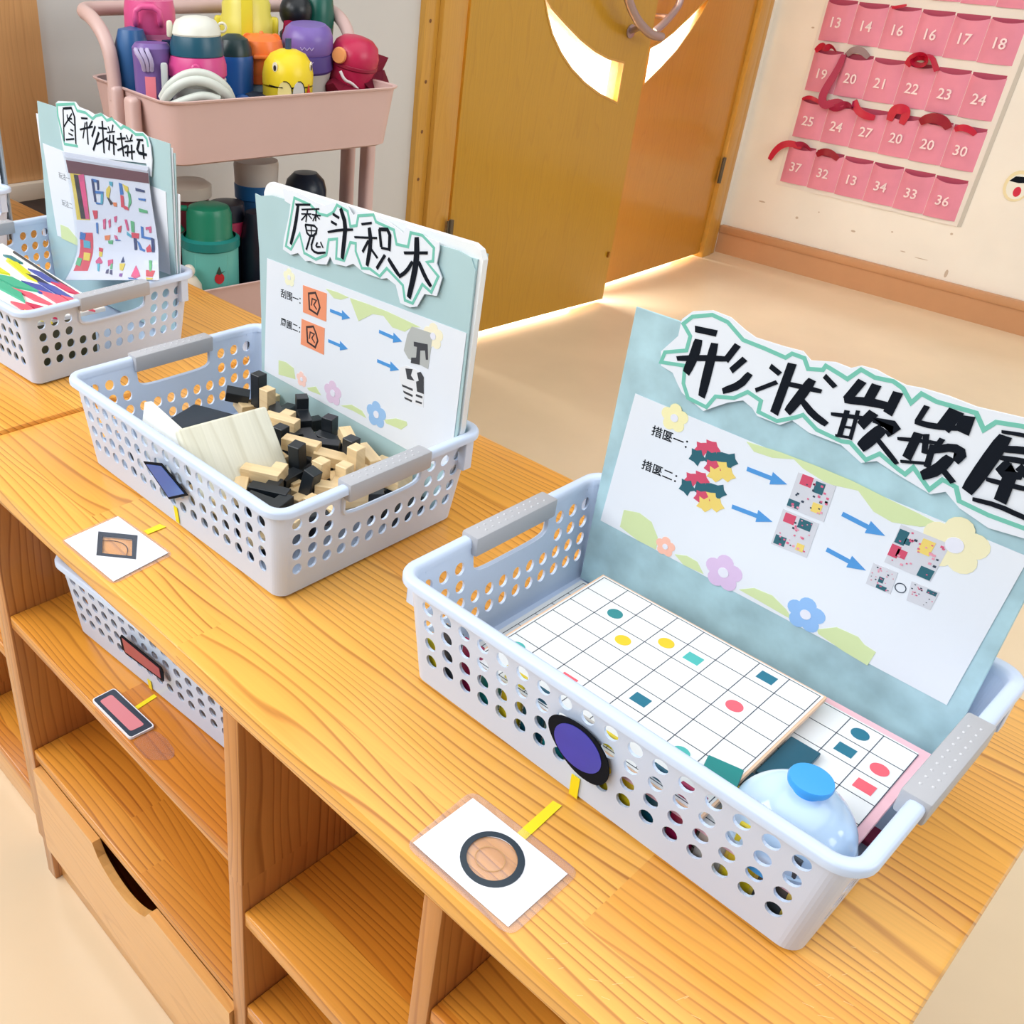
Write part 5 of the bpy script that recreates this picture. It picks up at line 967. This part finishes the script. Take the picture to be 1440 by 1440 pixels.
# thin pale scratches and a worn patch on the near cabinet top
scr = mat('scratch_pale', (248, 214, 150), .6)
rnd = random.Random(9); bm = bmesh.new()
for (cx_, cy_) in ((-.115, .03), (-.065, .02), (-.13, .012), (-.042, .13), (-.035, .16), (-.05, .11), (-.09, .045), (-.16, .015)):
    for _ in range(3):
        a = rnd.uniform(.3, 1.6); l = rnd.uniform(.003, .009); x = cx_+rnd.uniform(-.012, .012); y = cy_+rnd.uniform(-.010, .010)
        if y < .004: continue
        line_band(bm, [(x, y), (x+l*cos(a), y+abs(l*sin(a)))], .00022, .00005, .00015, lambda a_, b_, s_: (a_, b_, s_))
sc = put('scratches', from_bm('scratches', bm), scr, cabB, (0, 0, -FZ)); tag(sc, kind='stuff')

# ------------------------------------------------------------------ pocket organiser on the back wall
OY = 3.7195
org = thing('pocket_organiser', 'hanging sheet of numbered pink pockets on the cream wall', 'wall organiser', (-1.47, OY, -.36))
ol = Vector(org.location)
mo = lambda a, b, s: (a-ol.x, -s, b-ol.z)
prism('backing_sheet', [[(-1.822, -.362), (-1.121, -.372), (-1.108, .70), (-1.815, .70)]], .0003, .003, mo, mat('sheet_backing', (232, 226, 218), .6), org)
prism('clear_edge', [[(-1.121, -.372), (-1.108, -.370), (-1.094, .70), (-1.108, .70)]], .0003, .002, mo, mat('sheet_edge', (198, 194, 184), .4), org)
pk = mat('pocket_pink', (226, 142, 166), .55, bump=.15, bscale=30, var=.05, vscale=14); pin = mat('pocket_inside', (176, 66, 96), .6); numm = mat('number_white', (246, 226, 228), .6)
rowsO = [(.172, .306, ['13', '14', '16', '16', '17', '18']), (-.003, .138, ['19', '20', '21', '22', '23', '24']), (-.172, -.032, ['25', '24', '27', '20', '20', '30']), (-.345, -.206, ['37', '32', '13', '34', '33', '36']), (.340, .478, ['7', '8', '9', '10', '11', '12'])]
for zb, zt, nums in rowsO:
    for i, s in enumerate(nums):
        x0 = -1.807+i*.1122; x1 = x0+.1112; sl = -.0022*i
        bm = bmesh.new(); nx, nz = 8, 5; g = {}
        for s_ in (0, 1):
            for a in range(nx+1):
                for b in range(nz+1):
                    fx, fz = a/nx, b/nz; sag = (.010*(1-(2*fx-1)**2)+(.004 if (i*7+int(zb*1000)) % 3 else .0))*(fz**3)
                    bulge = .003+.013*(1-(2*fx-1)**4)*(.35+.65*fz)
                    g[s_, a, b] = bm.verts.new(mo(x0+(x1-x0)*fx, zb+sl+(zt-zb)*fz-sag, bulge+(.0 if s_ else -.001)))
            for a in range(nx):
                for b in range(nz): bm.faces.new((g[s_, a, b], g[s_, a+1, b], g[s_, a+1, b+1], g[s_, a, b+1]))
        for a in range(nx):
            for b in (0, nz): bm.faces.new((g[0, a, b], g[0, a+1, b], g[1, a+1, b], g[1, a, b]))
        for b in range(nz):
            for a in (0, nx): bm.faces.new((g[0, a, b], g[0, a, b+1], g[1, a, b+1], g[1, a, b]))
        p = put('pocket', from_bm('pocket', bm, 40), pk, org)
        text_mesh('number', s, .048, numm, p, mo(x0+.028, zb+sl+.048, .0170), (1, 0, -.02), (0, 0, 1), .0004)
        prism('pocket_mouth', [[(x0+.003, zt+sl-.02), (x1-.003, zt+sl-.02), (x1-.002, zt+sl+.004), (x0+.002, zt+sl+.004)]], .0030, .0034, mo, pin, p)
# red ribbons and hair bands tucked in the pockets
rb = mat('ribbon_red', (196, 26, 62), .35, .5); rb2 = mat('ribbon_crimson', (168, 20, 74), .4)
def ribbon_obj(label, pts, w, m, tw=0):
    P = smoothpts(pts, 2); bm = bmesh.new(); prev = None
    for i, p in enumerate(P):
        d = (P[min(i+1, len(P)-1)]-P[max(i-1, 0)]).normalized(); n = Vector((-d.z, 0, d.x)); n = n.normalized() if n.length > .1 else Vector((1, 0, 0))
        n = (n*cos(tw*i*.2)+Vector((0, -1, 0))*sin(tw*i*.2)); f = w*.5*(.6+.4*sin(pi*i/(len(P)-1)))
        r = [bm.verts.new(p+n*f), bm.verts.new(p+n*f+Vector((0, -.002, 0))), bm.verts.new(p-n*f+Vector((0, -.002, 0))), bm.verts.new(p-n*f)]
        if prev:
            for k_ in range(4): bm.faces.new((prev[k_], prev[(k_+1) % 4], r[(k_+1) % 4], r[k_]))
        else: bm.faces.new(r)
        prev = r
    bm.faces.new(prev[::-1]); o = put('ribbon', from_bm('ribbon', bm, 60), m)
    c = P[0].copy(); o.data.transform(Matrix.Translation(-c)); o.location = c
    return tag(o, label, 'ribbon')
Yf = OY-.024
def W3(px): return [Vector((x, Yf+dy, z)) for x, z, dy in px]
ribbon_obj('crimson ribbon looping from pocket 19 down to the pocket row below', W3([(-1.69, .135, .01), (-1.695, .08, 0), (-1.715, .02, -.005), (-1.72, -.02, -.01), (-1.70, -.045, -.01), (-1.66, -.02, -.01), (-1.63, -.03, -.008)]), .030, rb2)
ribbon_obj('crimson ribbon bunched over pocket 24 of the third row', W3([(-1.70, -.03, 0), (-1.66, -.05, -.008), (-1.62, -.02, -.01), (-1.59, -.045, 0), (-1.60, -.012, 0)]), .034, rb2, .4)
ribbon_obj('bright red ribbon end hanging from pocket 27', W3([(-1.60, -.01, 0), (-1.58, -.04, -.006), (-1.545, -.055, -.006), (-1.51, -.058, 0)]), .026, rb)
ribbon_obj('red bow in the mouth of pocket 19', W3([(-1.80, .135, .01), (-1.775, .16, 0), (-1.76, .145, -.004), (-1.745, .162, 0), (-1.72, .14, .01)]), .026, rb, .3)
ribbon_obj('grey hair tie in the mouth of pocket 20', W3([(-1.68, .135, .01), (-1.66, .155, 0), (-1.63, .158, 0), (-1.60, .135, .01)]), .024, mat('tie_grey', (150, 128, 132), .6))
ribbon_obj('large glossy red bow standing in pocket 22', W3([(-1.46, .125, .01), (-1.445, .155, -.004), (-1.405, .165, -.008), (-1.39, .14, -.006), (-1.42, .130, -.006), (-1.45, .15, -.01), (-1.39, .175, -.004), (-1.355, .12, .008)]), .036, rb, .35)
ribbon_obj('red hair clip standing in the first pocket marked 20 of the third row', W3([(-1.46, -.06, .008), (-1.455, -.022, 0), (-1.43, -.012, -.004), (-1.405, -.022, 0), (-1.415, -.065, .008)]), .034, rb)
ribbon_obj('dark red band curled in the second pocket marked 20', W3([(-1.355, -.05, .008), (-1.335, -.032, 0), (-1.30, -.025, -.004), (-1.27, -.035, 0), (-1.255, -.055, .008)]), .034, mat('band_dark', (150, 16, 44), .4))
ribbon_obj('red and white clip in pocket 30', W3([(-1.235, -.055, .008), (-1.215, -.042, 0), (-1.185, -.045, 0), (-1.165, -.06, .008)]), .022, rb)
ribbon_obj('thin red ribbon in the mouth of pocket 25', W3([(-1.80, -.035, .008), (-1.775, -.022, 0), (-1.745, -.028, 0), (-1.72, -.04, .008)]), .014, rb)
ribbon_obj('red ribbon tail hanging left of pocket 37', W3([(-1.75, -.205, .008), (-1.79, -.195, 0), (-1.825, -.205, -.004), (-1.85, -.235, -.004), (-1.862, -.27, -.002)]), .026, rb)
ribbon_obj('dark red band in the mouth of pocket 37', W3([(-1.785, -.208, .008), (-1.765, -.192, 0), (-1.735, -.192, 0), (-1.71, -.21, .008)]), .022, rb2, .3)
ribbon_obj('dark red band arched over pocket 32', W3([(-1.685, -.222, .008), (-1.665, -.203, 0), (-1.63, -.203, 0), (-1.60, -.222, .008)]), .026, MC['band_dark'])
ribbon_obj('thin red ribbon in the first pocket marked 16', W3([(-1.57, .30, .008), (-1.545, .305, 0), (-1.52, .312, 0)]), .010, rb)
# cut-out wall sticker at the right border
t = thing('wall_sticker', 'round cream sticker with black and red shapes on the wall beside the pockets', 'sticker', (-.985, 3.7195, -.20))
mw = lambda a, b, s: (a, -s, b)
prism('cut_out', [circle(0, 0, .042, 20, .052)], 0, .002, mw, mat('sticker_cream', (236, 224, 180), .6), t)
prism('white_patch', [circle(.002, -.002, .034, 18, .042)], .002, .0024, mw, mat('sticker_white', (238, 238, 226), .6), t)
prism('black_patch', [[(-.030, .012), (-.015, .030), (.02, .034), (.03, .016), (0, .010)]], .0024, .0028, mw, black, t)
prism('red_patch', [circle(.006, -.018, .012, 14, .017)], .0024, .0028, mw, mat('sticker_redd', (210, 40, 70), .5), t)

# ------------------------------------------------------------------ pink trolley and its bottles
pinkm = mat('trolley_pink', (208, 178, 172), .42, .5, var=.02); pink_in = mat('trolley_pink_inside', (196, 140, 136), .5)
A7 = radians(7.0)
tr = thing('utility_trolley', 'pink metal trolley with tray shelves standing against the grey wall', 'trolley', (-1.46, .608, FZ), 0)
tr.matrix_basis = Matrix.Translation((-1.46, .608, FZ)) @ Matrix.Rotation(-A7, 4, 'Z')
# local axes: y = along the tray front (s), -x = away from the room (depth d)
TL, TD = .49, .33
def tray(zb, zt, name='tray'):
    bm = bmesh.new(); rows = []
    cx, cy = -TD/2, TL/2
    for (o, z) in ((.020, zb), (.012, zb+.004), (.0, zt-.004), (-.004, zt-.003), (-.005, zt), (-.002, zt+.001), (.002, zt-.001), (.014, zb+.007), (.02, zb+.006)):
        rows.append([bm.verts.new((x, y, z)) for x, y in rrect(cx, cy, TD-2*o, TL-2*o, .036-o*.4, 6)])
    m = len(rows[0])
    for a, b in zip(rows, rows[1:]):
        for i in range(m): bm.faces.new((a[i], a[(i+1) % m], b[(i+1) % m], b[i]))
    bm.faces.new(rows[0]); bm.faces.new(rows[-1][::-1])
    return put(name, from_bm(name, bm, 40), pinkm, tr)
Z = lambda z: z-FZ
tray(Z(.134), Z(.242)); tray(Z(-.190), Z(-.086)); tray(Z(-.52), Z(-.41))
for s in (-.012, TL+.012):
    for d in (.115, .185):
        box('post', (-d-.017, s-.011, Z(-.60)), (-d+.017, s+.011, Z(.236 if d < .15 else .245)), pinkm, tr, .008, 3)
    for d, z in ((.115, .165), (.185, .185), (.115, -.16), (.185, -.14)):
        sg_ = -1 if s < 0 else 1
        lathe('bolt', [(0, 0), (.008, 0), (.006, .004), (0, .005)], mat('bolt_steel', (170, 160, 150), .3, .5, .9), tr, 14, (-d+.0, s+sg_*.011, Z(z)), (radians(90)*(1 if sg_ < 0 else -1), 0, 0))
    box('axle', (-.27, s-.010, Z(-.62)), (-.03, s+.010, Z(-.595)), pinkm, tr, .004)
    for d in (.05, .25): lathe('castor', [(0, -.012), (.025, -.012), (.030, -.006), (.030, .006), (.025, .012), (0, .012)], mat('castor_grey', (90, 90, 92), .5), tr, 20, (-d, s, Z(-.65)), (radians(90), 0, 0))
hp = [(-.185, -.012, Z(.22)), (-.187, -.012, Z(.27)), (-.20, -.014, Z(.315)), (-.25, -.016, Z(.346)), (-.32, -.010, Z(.352)), (-.345, .03, Z(.352)), (-.345, TL-.03, Z(.352)), (-.32, TL+.010, Z(.352)), (-.25, TL+.016, Z(.346)), (-.20, TL+.014, Z(.315)), (-.187, TL+.012, Z(.27)), (-.185, TL+.012, Z(.22))]
tube('push_handle', smoothpts(hp, 2), .0125, pinkm, tr, 14)
# -- bottles: placed by (s, d) along and into the tray
def TP(s, d, z): 
    v = Matrix.Rotation(-A7, 4, 'Z') @ Vector((-d, s, 0)); return (-1.46+v.x, .608+v.y, z)
def bottle(label, s, d, z, bands, rot=None, seg=28, sc=1, rz=-.62, cat='bottle', name='water_bottle', squash=1):
    """bands: (part name, colour, profile)"""
    t = thing(name, label, cat, TP(s, d, z), rz, rot=(rot[0], rot[1], rz) if rot else None)
    for nm_, col, prof in bands:
        m = mat('plastic_%d_%d_%d' % col, col, .35)
        lathe(nm_, [(r*sc, h*sc) for r, h in prof], m, t, seg)
    if squash != 1: t.scale = (squash, 1, 1)
    return t
fl = .1415   # tray floor
teal_d, magenta, offw, navy = (28, 82, 104), (206, 72, 136), (226, 228, 218), (24, 40, 80)
t = bottle('white, teal and magenta bottle with grey carry loop, front left in the top tray', .104, .090, fl,
       [('body', (210, 216, 214), [(0, 0), (.044, 0), (.046, .01), (.046, .10), (.048, .112), (0, .112)]), ('white_band', (224, 226, 220), [(.047, .110), (.0495, .113), (.0495, .122), (.047, .124)]),
        ('magenta_band', magenta, [(.047, .122), (.051, .128), (.0505, .145), (.0465, .158), (.044, .159)]), ('teal_band', teal_d, [(.044, .158), (.0465, .160), (.0460, .176), (.0420, .190), (.040, .191)]),
        ('cap', offw, [(.041, .190), (.0425, .193), (.0405, .203), (.034, .213), (.020, .219), (0, .221)])])
lathe('button', [(0, 0), (.0085, 0), (.0085, .003), (.006, .005), (0, .005)], mat('plastic_%d_%d_%d' % magenta, magenta, .35), t, 18, (.0495, -.002, .143), (0, pi/2, 0))
gl = mat('strap_grey', (208, 214, 206), .5)
bm = bmesh.new(); add_tube(bm, smoothpts([(.040, -.060, .086), (.050, -.050, .104), (.058, -.026, .122), (.060, .0, .128), (.058, .026, .122), (.050, .048, .106), (.036, .056, .090)], 2), .0085, 10); add_tube(bm, smoothpts([(.036, -.062, .094), (.046, -.050, .114), (.054, -.026, .133), (.056, .0, .139), (.054, .026, .133), (.046, .050, .114), (.034, .058, .094)], 2), .0075, 10)
put('carry_loop', from_bm('carry_loop', bm, 60), gl, t)
bm = bmesh.new(); add_tube(bm, smoothpts([(.056, .036, .096), (.062, .012, .104), (.062, -.014, .098), (.052, -.046, .084)], 2), .0075, 10); put('carry_loop', from_bm('carry_loop', bm, 60), gl, t)
box('strap_clip', (.030, -.062, .105), (.040, -.050, .150), mat('clip_grey', (190, 196, 196), .4), t, .004)
box('cap_latch', (-.004, -.050, .186), (.012, -.040, .212), mat('latch_cream', (226, 224, 204), .4), t, .004)
tube('cap_ring', [Vector((0, .044+.007*cos(a), .203+.007*sin(a))) for a in [i*pi/6 for i in range(12)]], .0022, mat('latch_cream', (226, 224, 204), .4), t, 8, True)
t = bottle('tall bottle with pink handled lid in navy sleeve, back left of top tray', .090, .243, fl, [('sleeve', (48, 96, 150), [(0, 0), (.046, 0), (.048, .02), (.048, .12), (.045, .145), (0, .145)]), ('sleeve_top', (14, 42, 90), [(.0482, .105), (.0490, .11), (.0475, .170), (.044, .172)]), ('neck', (206, 120, 160), [(.041, .14), (.045, .172), (.045, .182), (0, .182)]),
       ('lid', (222, 88, 146), [(.0445, .178), (.0465, .184), (.046, .215), (.043, .232), (0, .234)])])
tube('lid_handle', smoothpts([(.044, -.022, .196), (.056, -.022, .20), (.058, -.020, .225), (.058, .020, .225), (.056, .022, .20), (.044, .022, .196)], 1), .0055, mat('plastic_%d_%d_%d' % (222, 88, 146), (222, 88, 146), .35), t, 10)
prism('pink_wedge', [[(-.022, .172), (.022, .172), (.012, .150), (.003, .132), (-.003, .132), (-.012, .150)]], .0488, .0500, lambda a, b, s: (s*cos(a/.048), s*sin(a/.048), b), mat('plastic_%d_%d_%d' % (206, 120, 160), (206, 120, 160), .35), t)
box('zip_pull', (.047, -.003, .118), (.052, .003, .132), mat('steel', (190, 190, 190), .3, .5, .8), t, .001)
t = bottle('blue cloth sleeved bottle at the far left corner of the top tray', .032, .200, fl, [('sleeve', (40, 92, 146), [(0, 0), (.024, 0), (.027, .05), (.029, .09), (.031, .12), (.030, .165), (.022, .19), (0, .195)])])
t = bottle('violet cloth sleeve with a pink tag, standing at the left end of the top tray', .036, .128, fl, [('sleeve', (118, 92, 158), [(0, 0), (.025, 0), (.029, .04), (.032, .10), (.033, .15), (.034, .168), (.028, .176), (0, .168)])], rot=(0, -.03, 0))
box('pink_tag', (.0300, -.012, .060), (.0335, .006, .125), mat('tag_pink', (232, 128, 142), .5), t); bm = bmesh.new()
for a in (0, 1, 2): add_tube(bm, smoothpts([(.026, -.02+.008*a, .165), (.040, -.026+.01*a, .168), (.042, -.014+.008*a, .150), (.033, -.012+.006*a, .135)], 1), .004, 6)
put('drawstring', from_bm('drawstring', bm, 60), mat('string_lilac', (178, 168, 204), .6), t)
t = bottle('royal blue bottle with dark green dome lid behind the carry loop', .210, .150, fl, [('body', (16, 84, 160), [(0, 0), (.035, 0), (.036, .14), (.034, .148), (0, .148)]), ('lid', (18, 48, 52), [(.034, .146), (.033, .160), (.026, .175), (.012, .183), (0, .184)])])
tube('spout_ring', [Vector((.052, .014+.013*cos(a), .065+.018*sin(a))) for a in [i*pi/8 for i in range(16)]], .007, mat('plastic_%d_%d_%d' % (16, 84, 160), (16, 84, 160), .35), t, 10, True)
t = bottle('bright yellow jug with flat yellow strap at the back of the top tray', .302, .262, fl, [('body', (196, 212, 222), [(0, 0), (.046, 0), (.047, .15), (0, .15)]), ('lid', (232, 222, 96), [(.046, .15), (.051, .155), (.052, .195), (.047, .205), (.047, .222), (.042, .232), (0, .236)])])
ys = mat('plastic_%d_%d_%d' % (232, 218, 60), (232, 218, 60), .35)
box('strap', (.0515, -.011, .150), (.056, .011, .30), ys, t, .002); box('side_lug', (-.012, -.062, .165), (.012, -.046, .20), ys, t, .005); box('side_lug', (-.012, .046, .165), (.012, .062, .20), ys, t, .005)
t = bottle('orange bottle with round ears on its lid, middle of the top tray', .278, .165, fl, [('body', (176, 200, 216), [(0, 0), (.036, 0), (.037, .098), (0, .098)]), ('orange_base', (226, 106, 40), [(.036, .096), (.041, .098), (.041, .112), (.039, .113)]), ('lid', (240, 124, 56), [(.0405, .112), (.0425, .118), (.0425, .150), (.038, .170), (.026, .179), (0, .181)])])
om = mat('plastic_%d_%d_%d' % (240, 124, 56), (240, 124, 56), .35)
for yy in (-.026, .026): lathe('ear', [(0, -.004), (.009, -.004), (.010, 0), (.009, .004), (0, .004)], om, t, 14, (.006, yy, .172), (0, pi/2, 0))
lathe('nose', [(0, 0), (.005, 0), (.003, .004), (0, .005)], om, t, 12, (0, 0, .180)); box('latch', (.040, -.017, .142), (.052, .012, .149), om, t, .003)
t = bottle('yellow dome-topped bottle with painted swirls, front of the top tray', .275, .066, fl, [('body', (222, 200, 40), [(0, 0), (.036, 0), (.046, .09), (.046, .105), (0, .105)]), ('dome', (238, 212, 34), [(.0465, .108), (.0468, .125), (.043, .143), (.032, .158), (.016, .165), (0, .167)])])
lathe('straw', [(0, 0), (.0058, 0), (.0058, .020), (0, .021)], mat('plastic_58_74_104', (58, 74, 104), .35), t, 12, (.004, 0, .163))
sw = lambda a, b, s: (s*cos(a/.047), s*sin(a/.047), b)
def patch(nm_, pts, col, off, parent=t, mp=sw):
    bm = bmesh.new(); add_prism(bm, pts, off-.001, off, mp); bm.normal_update(); bmesh.ops.triangulate(bm, faces=bm.faces[:]); return put(nm_, from_bm(nm_, bm), mat('patch_%d_%d_%d' % col, col, .4), parent)
patch('cream_swirl', circle(-.008, .098, .013, 14, .020), (240, 226, 150), .0482); patch('grey_swirl', circle(.018, .096, .012, 14, .022), (212, 212, 206), .0484); patch('red_swirl', [(.032, .085), (.040, .112), (.044, .098), (.054, .096), (.056, .082), (.044, .078)], (214, 60, 56), .0486)
for e_ in (-.028, .052): patch('eye_white', circle(e_, .140, .0055, 12, .008), (244, 240, 214), .0458); patch('eye', circle(e_, .138, .003, 10, .005), (40, 40, 44), .0463)
bm = bmesh.new(); line_band(bm, [(-.040, .109), (-.02, .107), (-.012, .107)], .0014, .0472, .0482, sw)
for c in ((-.008, .098, .013, .020), (.018, .096, .012, .022)):
    q = circle(c[0], c[1], c[2], 14, c[3]); line_band(bm, q[-4:]+q[:5], .0014, .0482, .0490, sw)
put('painted_line', from_bm('painted_line', bm), black, t)
t = bottle('violet two-part capped bottle, right of the orange one', .380, .165, fl, [('body', (206, 204, 198), [(0, 0), (.040, 0), (.044, .10), (.047, .116), (0, .116)]), ('lower_cap', (88, 72, 142), [(.046, .114), (.050, .120), (.049, .147), (.046, .148)]), ('upper_cap', (122, 98, 176), [(.047, .148), (.0495, .152), (.0485, .176), (.043, .190), (.034, .197), (0, .198)])], rot=(.0, .10, 0))
bm = bmesh.new(); mm_ = lambda a, b, s: (s*cos(a/.05), s*sin(a/.05), b)
for b0 in (.164, .139): line_band(bm, [(-.018, b0+.002), (-.014, b0-.003), (-.010, b0+.002), (-.005, b0-.003), (0, b0+.002), (.004, b0-.003), (.008, b0+.002)], .0012, .0492, .0502, mm_)
put('embossed_mark', from_bm('embossed_mark', bm), mat('emboss_lilac', (186, 170, 220), .4), t)
t = bottle('round black knob cap on a dark bottle behind the violet one', .408, .250, fl, [('body', (30, 36, 44), [(0, 0), (.032, 0), (.032, .170), (.020, .182), (0, .182)]), ('ball', (22, 28, 34), [(.001, .172)]+[(.033*sin(a), .208-.033*cos(a)) for a in [i*pi/12 for i in range(1, 12)]]+[(0, .241)])])
t = bottle('dark green bottle beside the black knob cap, back of the top tray', .456, .262, fl, [('body', (12, 92, 78), [(0, 0), (.034, 0), (.034, .20), (.028, .235), (.020, .25), (0, .252)])], rot=(-.05, 0, 0))
t = bottle('crimson domed bottle lying against the right end of the top tray', .462, .122, .274, [('dome', (190, 34, 78), [(0, -.05), (.040, -.05), (.044, -.02), (.0480, 0), (.048, .012), (.042, .030), (.030, .040), (.014, .044), (0, .045)]), ('seam', (150, 24, 58), [(.0472, -.010), (.0492, -.008), (.0492, -.003), (.0480, -.002)])], rot=(-.18, .12, 0))
lathe('orange_disc', [(0, -.004), (.013, -.004), (.015, 0), (.013, .005), (0, .006)], mat('disc_orange', (238, 158, 96), .4), t, 18, (.040, -.036, .012), (0, pi/2, -.5))
# crimson cloth bag, crumpled
def cloth(name, label, s, d, z, sx, sy, sz, col, seed, cat='cloth bag'):
    bm = bmesh.new(); bmesh.ops.create_icosphere(bm, subdivisions=3, radius=1); rnd = random.Random(seed)
    ph = [rnd.uniform(0, 6) for _ in range(9)]
    for v in bm.verts:
        a = v.co.copy(); f = 1+.16*sin(5*a.x+ph[0])*sin(4*a.y+ph[1])+.14*sin(7*a.z+3*a.y+ph[2])+.10*sin(9*a.x+6*a.z+ph[3])
        v.co = Vector((a.x*sx*f, a.y*sy*f, max(a.z*f, -.9)*sz))
    o = put(name, from_bm(name, bm, 30), mat('cloth_%d_%d_%d' % col, col, .75, .2, bump=.3, bscale=40), None, TP(s, d, z), (0, 0, -A7)); return tag(o, label, cat)
cloth('cloth_bag', 'crumpled dark crimson cloth under the domed crimson bottle', .450, .130, .212, .06, .060, .044, (122, 22, 48), 2)
cloth('cloth_bag', 'crimson cloth bunched behind the violet bottle', .40, .225, .235, .04, .055, .085, (150, 24, 62), 3)
def flap(label, pts, col):
    bm = bmesh.new(); P = [Vector(TP(*p)) for p in pts]; c = sum(P, Vector())/len(P); n = Vector((.95, -.1, .3))*.0025
    a = [bm.verts.new(p-c+n) for p in P]; b = [bm.verts.new(p-c-n) for p in P]; k_ = len(P)
    ca = bm.verts.new(n*5); cb = bm.verts.new(n*3)
    for i in range(k_):
        bm.faces.new((a[i], a[(i+1) % k_], ca)); bm.faces.new((b[(i+1) % k_], b[i], cb)); bm.faces.new((a[i], b[i], b[(i+1) % k_], a[(i+1) % k_]))
    o = put('cloth_flap', from_bm('cloth_flap', bm), mat('cloth_%d_%d_%d' % col, col, .75, .2), None, tuple(c)); return tag(o, label, 'cloth')
flap('pointed upper flap of dark crimson cloth at the right end of the top tray', [(.425, .10, .232), (.46, .10, .262), (.495, .12, .290), (.552, .13, .274), (.528, .12, .248), (.48, .09, .238)], (116, 20, 46))
flap('pointed lower flap of dark crimson cloth over the right tray rim', [(.46, .09, .240), (.51, .11, .252), (.535, .12, .254), (.556, .12, .218), (.535, .10, .212), (.48, .08, .222)], (100, 16, 40))
tube_ = tube('cord', smoothpts([TP(.405, .085, .262), TP(.412, .08, .246), TP(.430, .08, .240), TP(.445, .08, .228)], 2), .0028, mat('cord_white', (228, 222, 222), .6)); tag(tube_, 'short white cord in front of the crimson bottle', 'cord')
cloth('cloth_bag', 'dark straps and cloth between blue and yellow bottles in the top tray', .25, .09, .210, .05, .055, .022, (56, 66, 84), 7)
# lower tray
lf_ = -.183
t = bottle('green capped thermos with aqua body, front of the lower tray', .110, .078, lf_, [('body', (96, 176, 166), [(0, 0), (.052, 0), (.054, .01), (.054, .150), (.052, .156), (0, .156)]), ('collar', (22, 124, 118), [(.053, .152), (.057, .155), (.057, .170), (.050, .174)]), ('cap', (14, 120, 90), [(.046, .170), (.0435, .176), (.0425, .215), (.038, .226), (.028, .230), (0, .230)])])
tube('cap_loop', smoothpts([(0, -.040, .222), (.0, -.062, .224), (0, -.066, .200), (0, -.050, .180)], 2), .0055, mat('plastic_14_120_90', (14, 120, 90), .35), t, 8)
s4 = lambda a, b, s: (s*cos(a/.054), s*sin(a/.054), b)
patch('red_fruit', circle(.017, .105, .0095, 14, .0105), (190, 36, 44), .0552, t, s4); patch('leaf', [(.011, .115), (.017, .128), (.021, .116), (.028, .118), (.017, .112)], (34, 60, 48), .0556, t, s4); patch('label_panel', [(-.03, .148), (.035, .148), (.038, .02), (-.03, .02)], (112, 190, 180), .0548, t, s4)
t = bottle('beige rounded bottle with small ball knob in the lower tray front', .044, .040, lf_, [('body', (206, 196, 178), [(0, 0), (.022, 0), (.025, .075), (.023, .098), (.014, .112), (0, .118)]), ('ball', (222, 214, 200), [(.001, .110)]+[(.012*sin(a), .124-.012*cos(a)) for a in [i*pi/8 for i in range(1, 8)]]+[(0, .136)])], cat='bottle')
bottle('whitish flat lidded bottle behind the green thermos', .13, .20, lf_, [('body', (120, 50, 60), [(0, 0), (.040, 0), (.040, .215), (0, .215)]), ('lid', (206, 196, 184), [(.04, .213), (.046, .216), (.046, .238), (.034, .246), (0, .247)])])
bottle('white and blue bottle in the middle of the lower tray', .285, .20, lf_, [('body', (40, 96, 150), [(0, 0), (.040, 0), (.041, .20), (0, .20)]), ('cup', (196, 194, 192), [(.040, .198), (.043, .202), (.046, .262), (.044, .270), (0, .272)]), ('blue_mark', (34, 104, 168), [(.042, .196), (.0445, .198), (.0455, .225), (.044, .226)])])
bottle('navy round topped bottle, right in the lower tray', .415, .215, lf_, [('body', (18, 38, 60), [(0, 0), (.044, 0), (.045, .17), (.0455, .195), (.040, .215), (.025, .230), (0, .234)])])
bottle('dark bottle with crimson label behind the green thermos cap', .185, .145, lf_, [('body', (26, 30, 46), [(0, 0), (.040, 0), (.040, .16), (.034, .21), (0, .215)]), ('label', (170, 44, 84), [(.0405, .150), (.0425, .151), (.0425, .178), (.0405, .179)])])
bottle('black bottle between thermos and blue bottle in the lower tray', .225, .09, lf_, [('body', (28, 32, 48), [(0, 0), (.035, 0), (.036, .15), (.026, .20), (0, .206)])], rot=(0, 0, 0))
bottle('deep blue bottle at the middle front of the lower tray', .275, .07, lf_, [('body', (16, 60, 110), [(0, 0), (.034, 0), (.034, .13), (.028, .16), (0, .165)])])
bottle('red and white bottle at the left end of the lower tray', .036, .135, lf_, [('body', (120, 30, 44), [(0, 0), (.030, 0), (.030, .15), (0, .15)]), ('white_band', (220, 214, 214), [(.0295, .135), (.0315, .137), (.0315, .150), (.029, .151)]), ('top', (196, 40, 60), [(.030, .150), (.029, .175), (.018, .190), (0, .192)])])
bottle('dark green domed bottle at the back left of the lower tray', .045, .23, lf_, [('body', (10, 84, 66), [(0, 0), (.036, 0), (.036, .20), (.028, .235), (0, .246)])])
cloth('cloth_bag', 'black crumpled cloth bag in the lower tray behind the middle folder', .33, .12, -.135, .05, .07, .045, (24, 26, 40), 8)
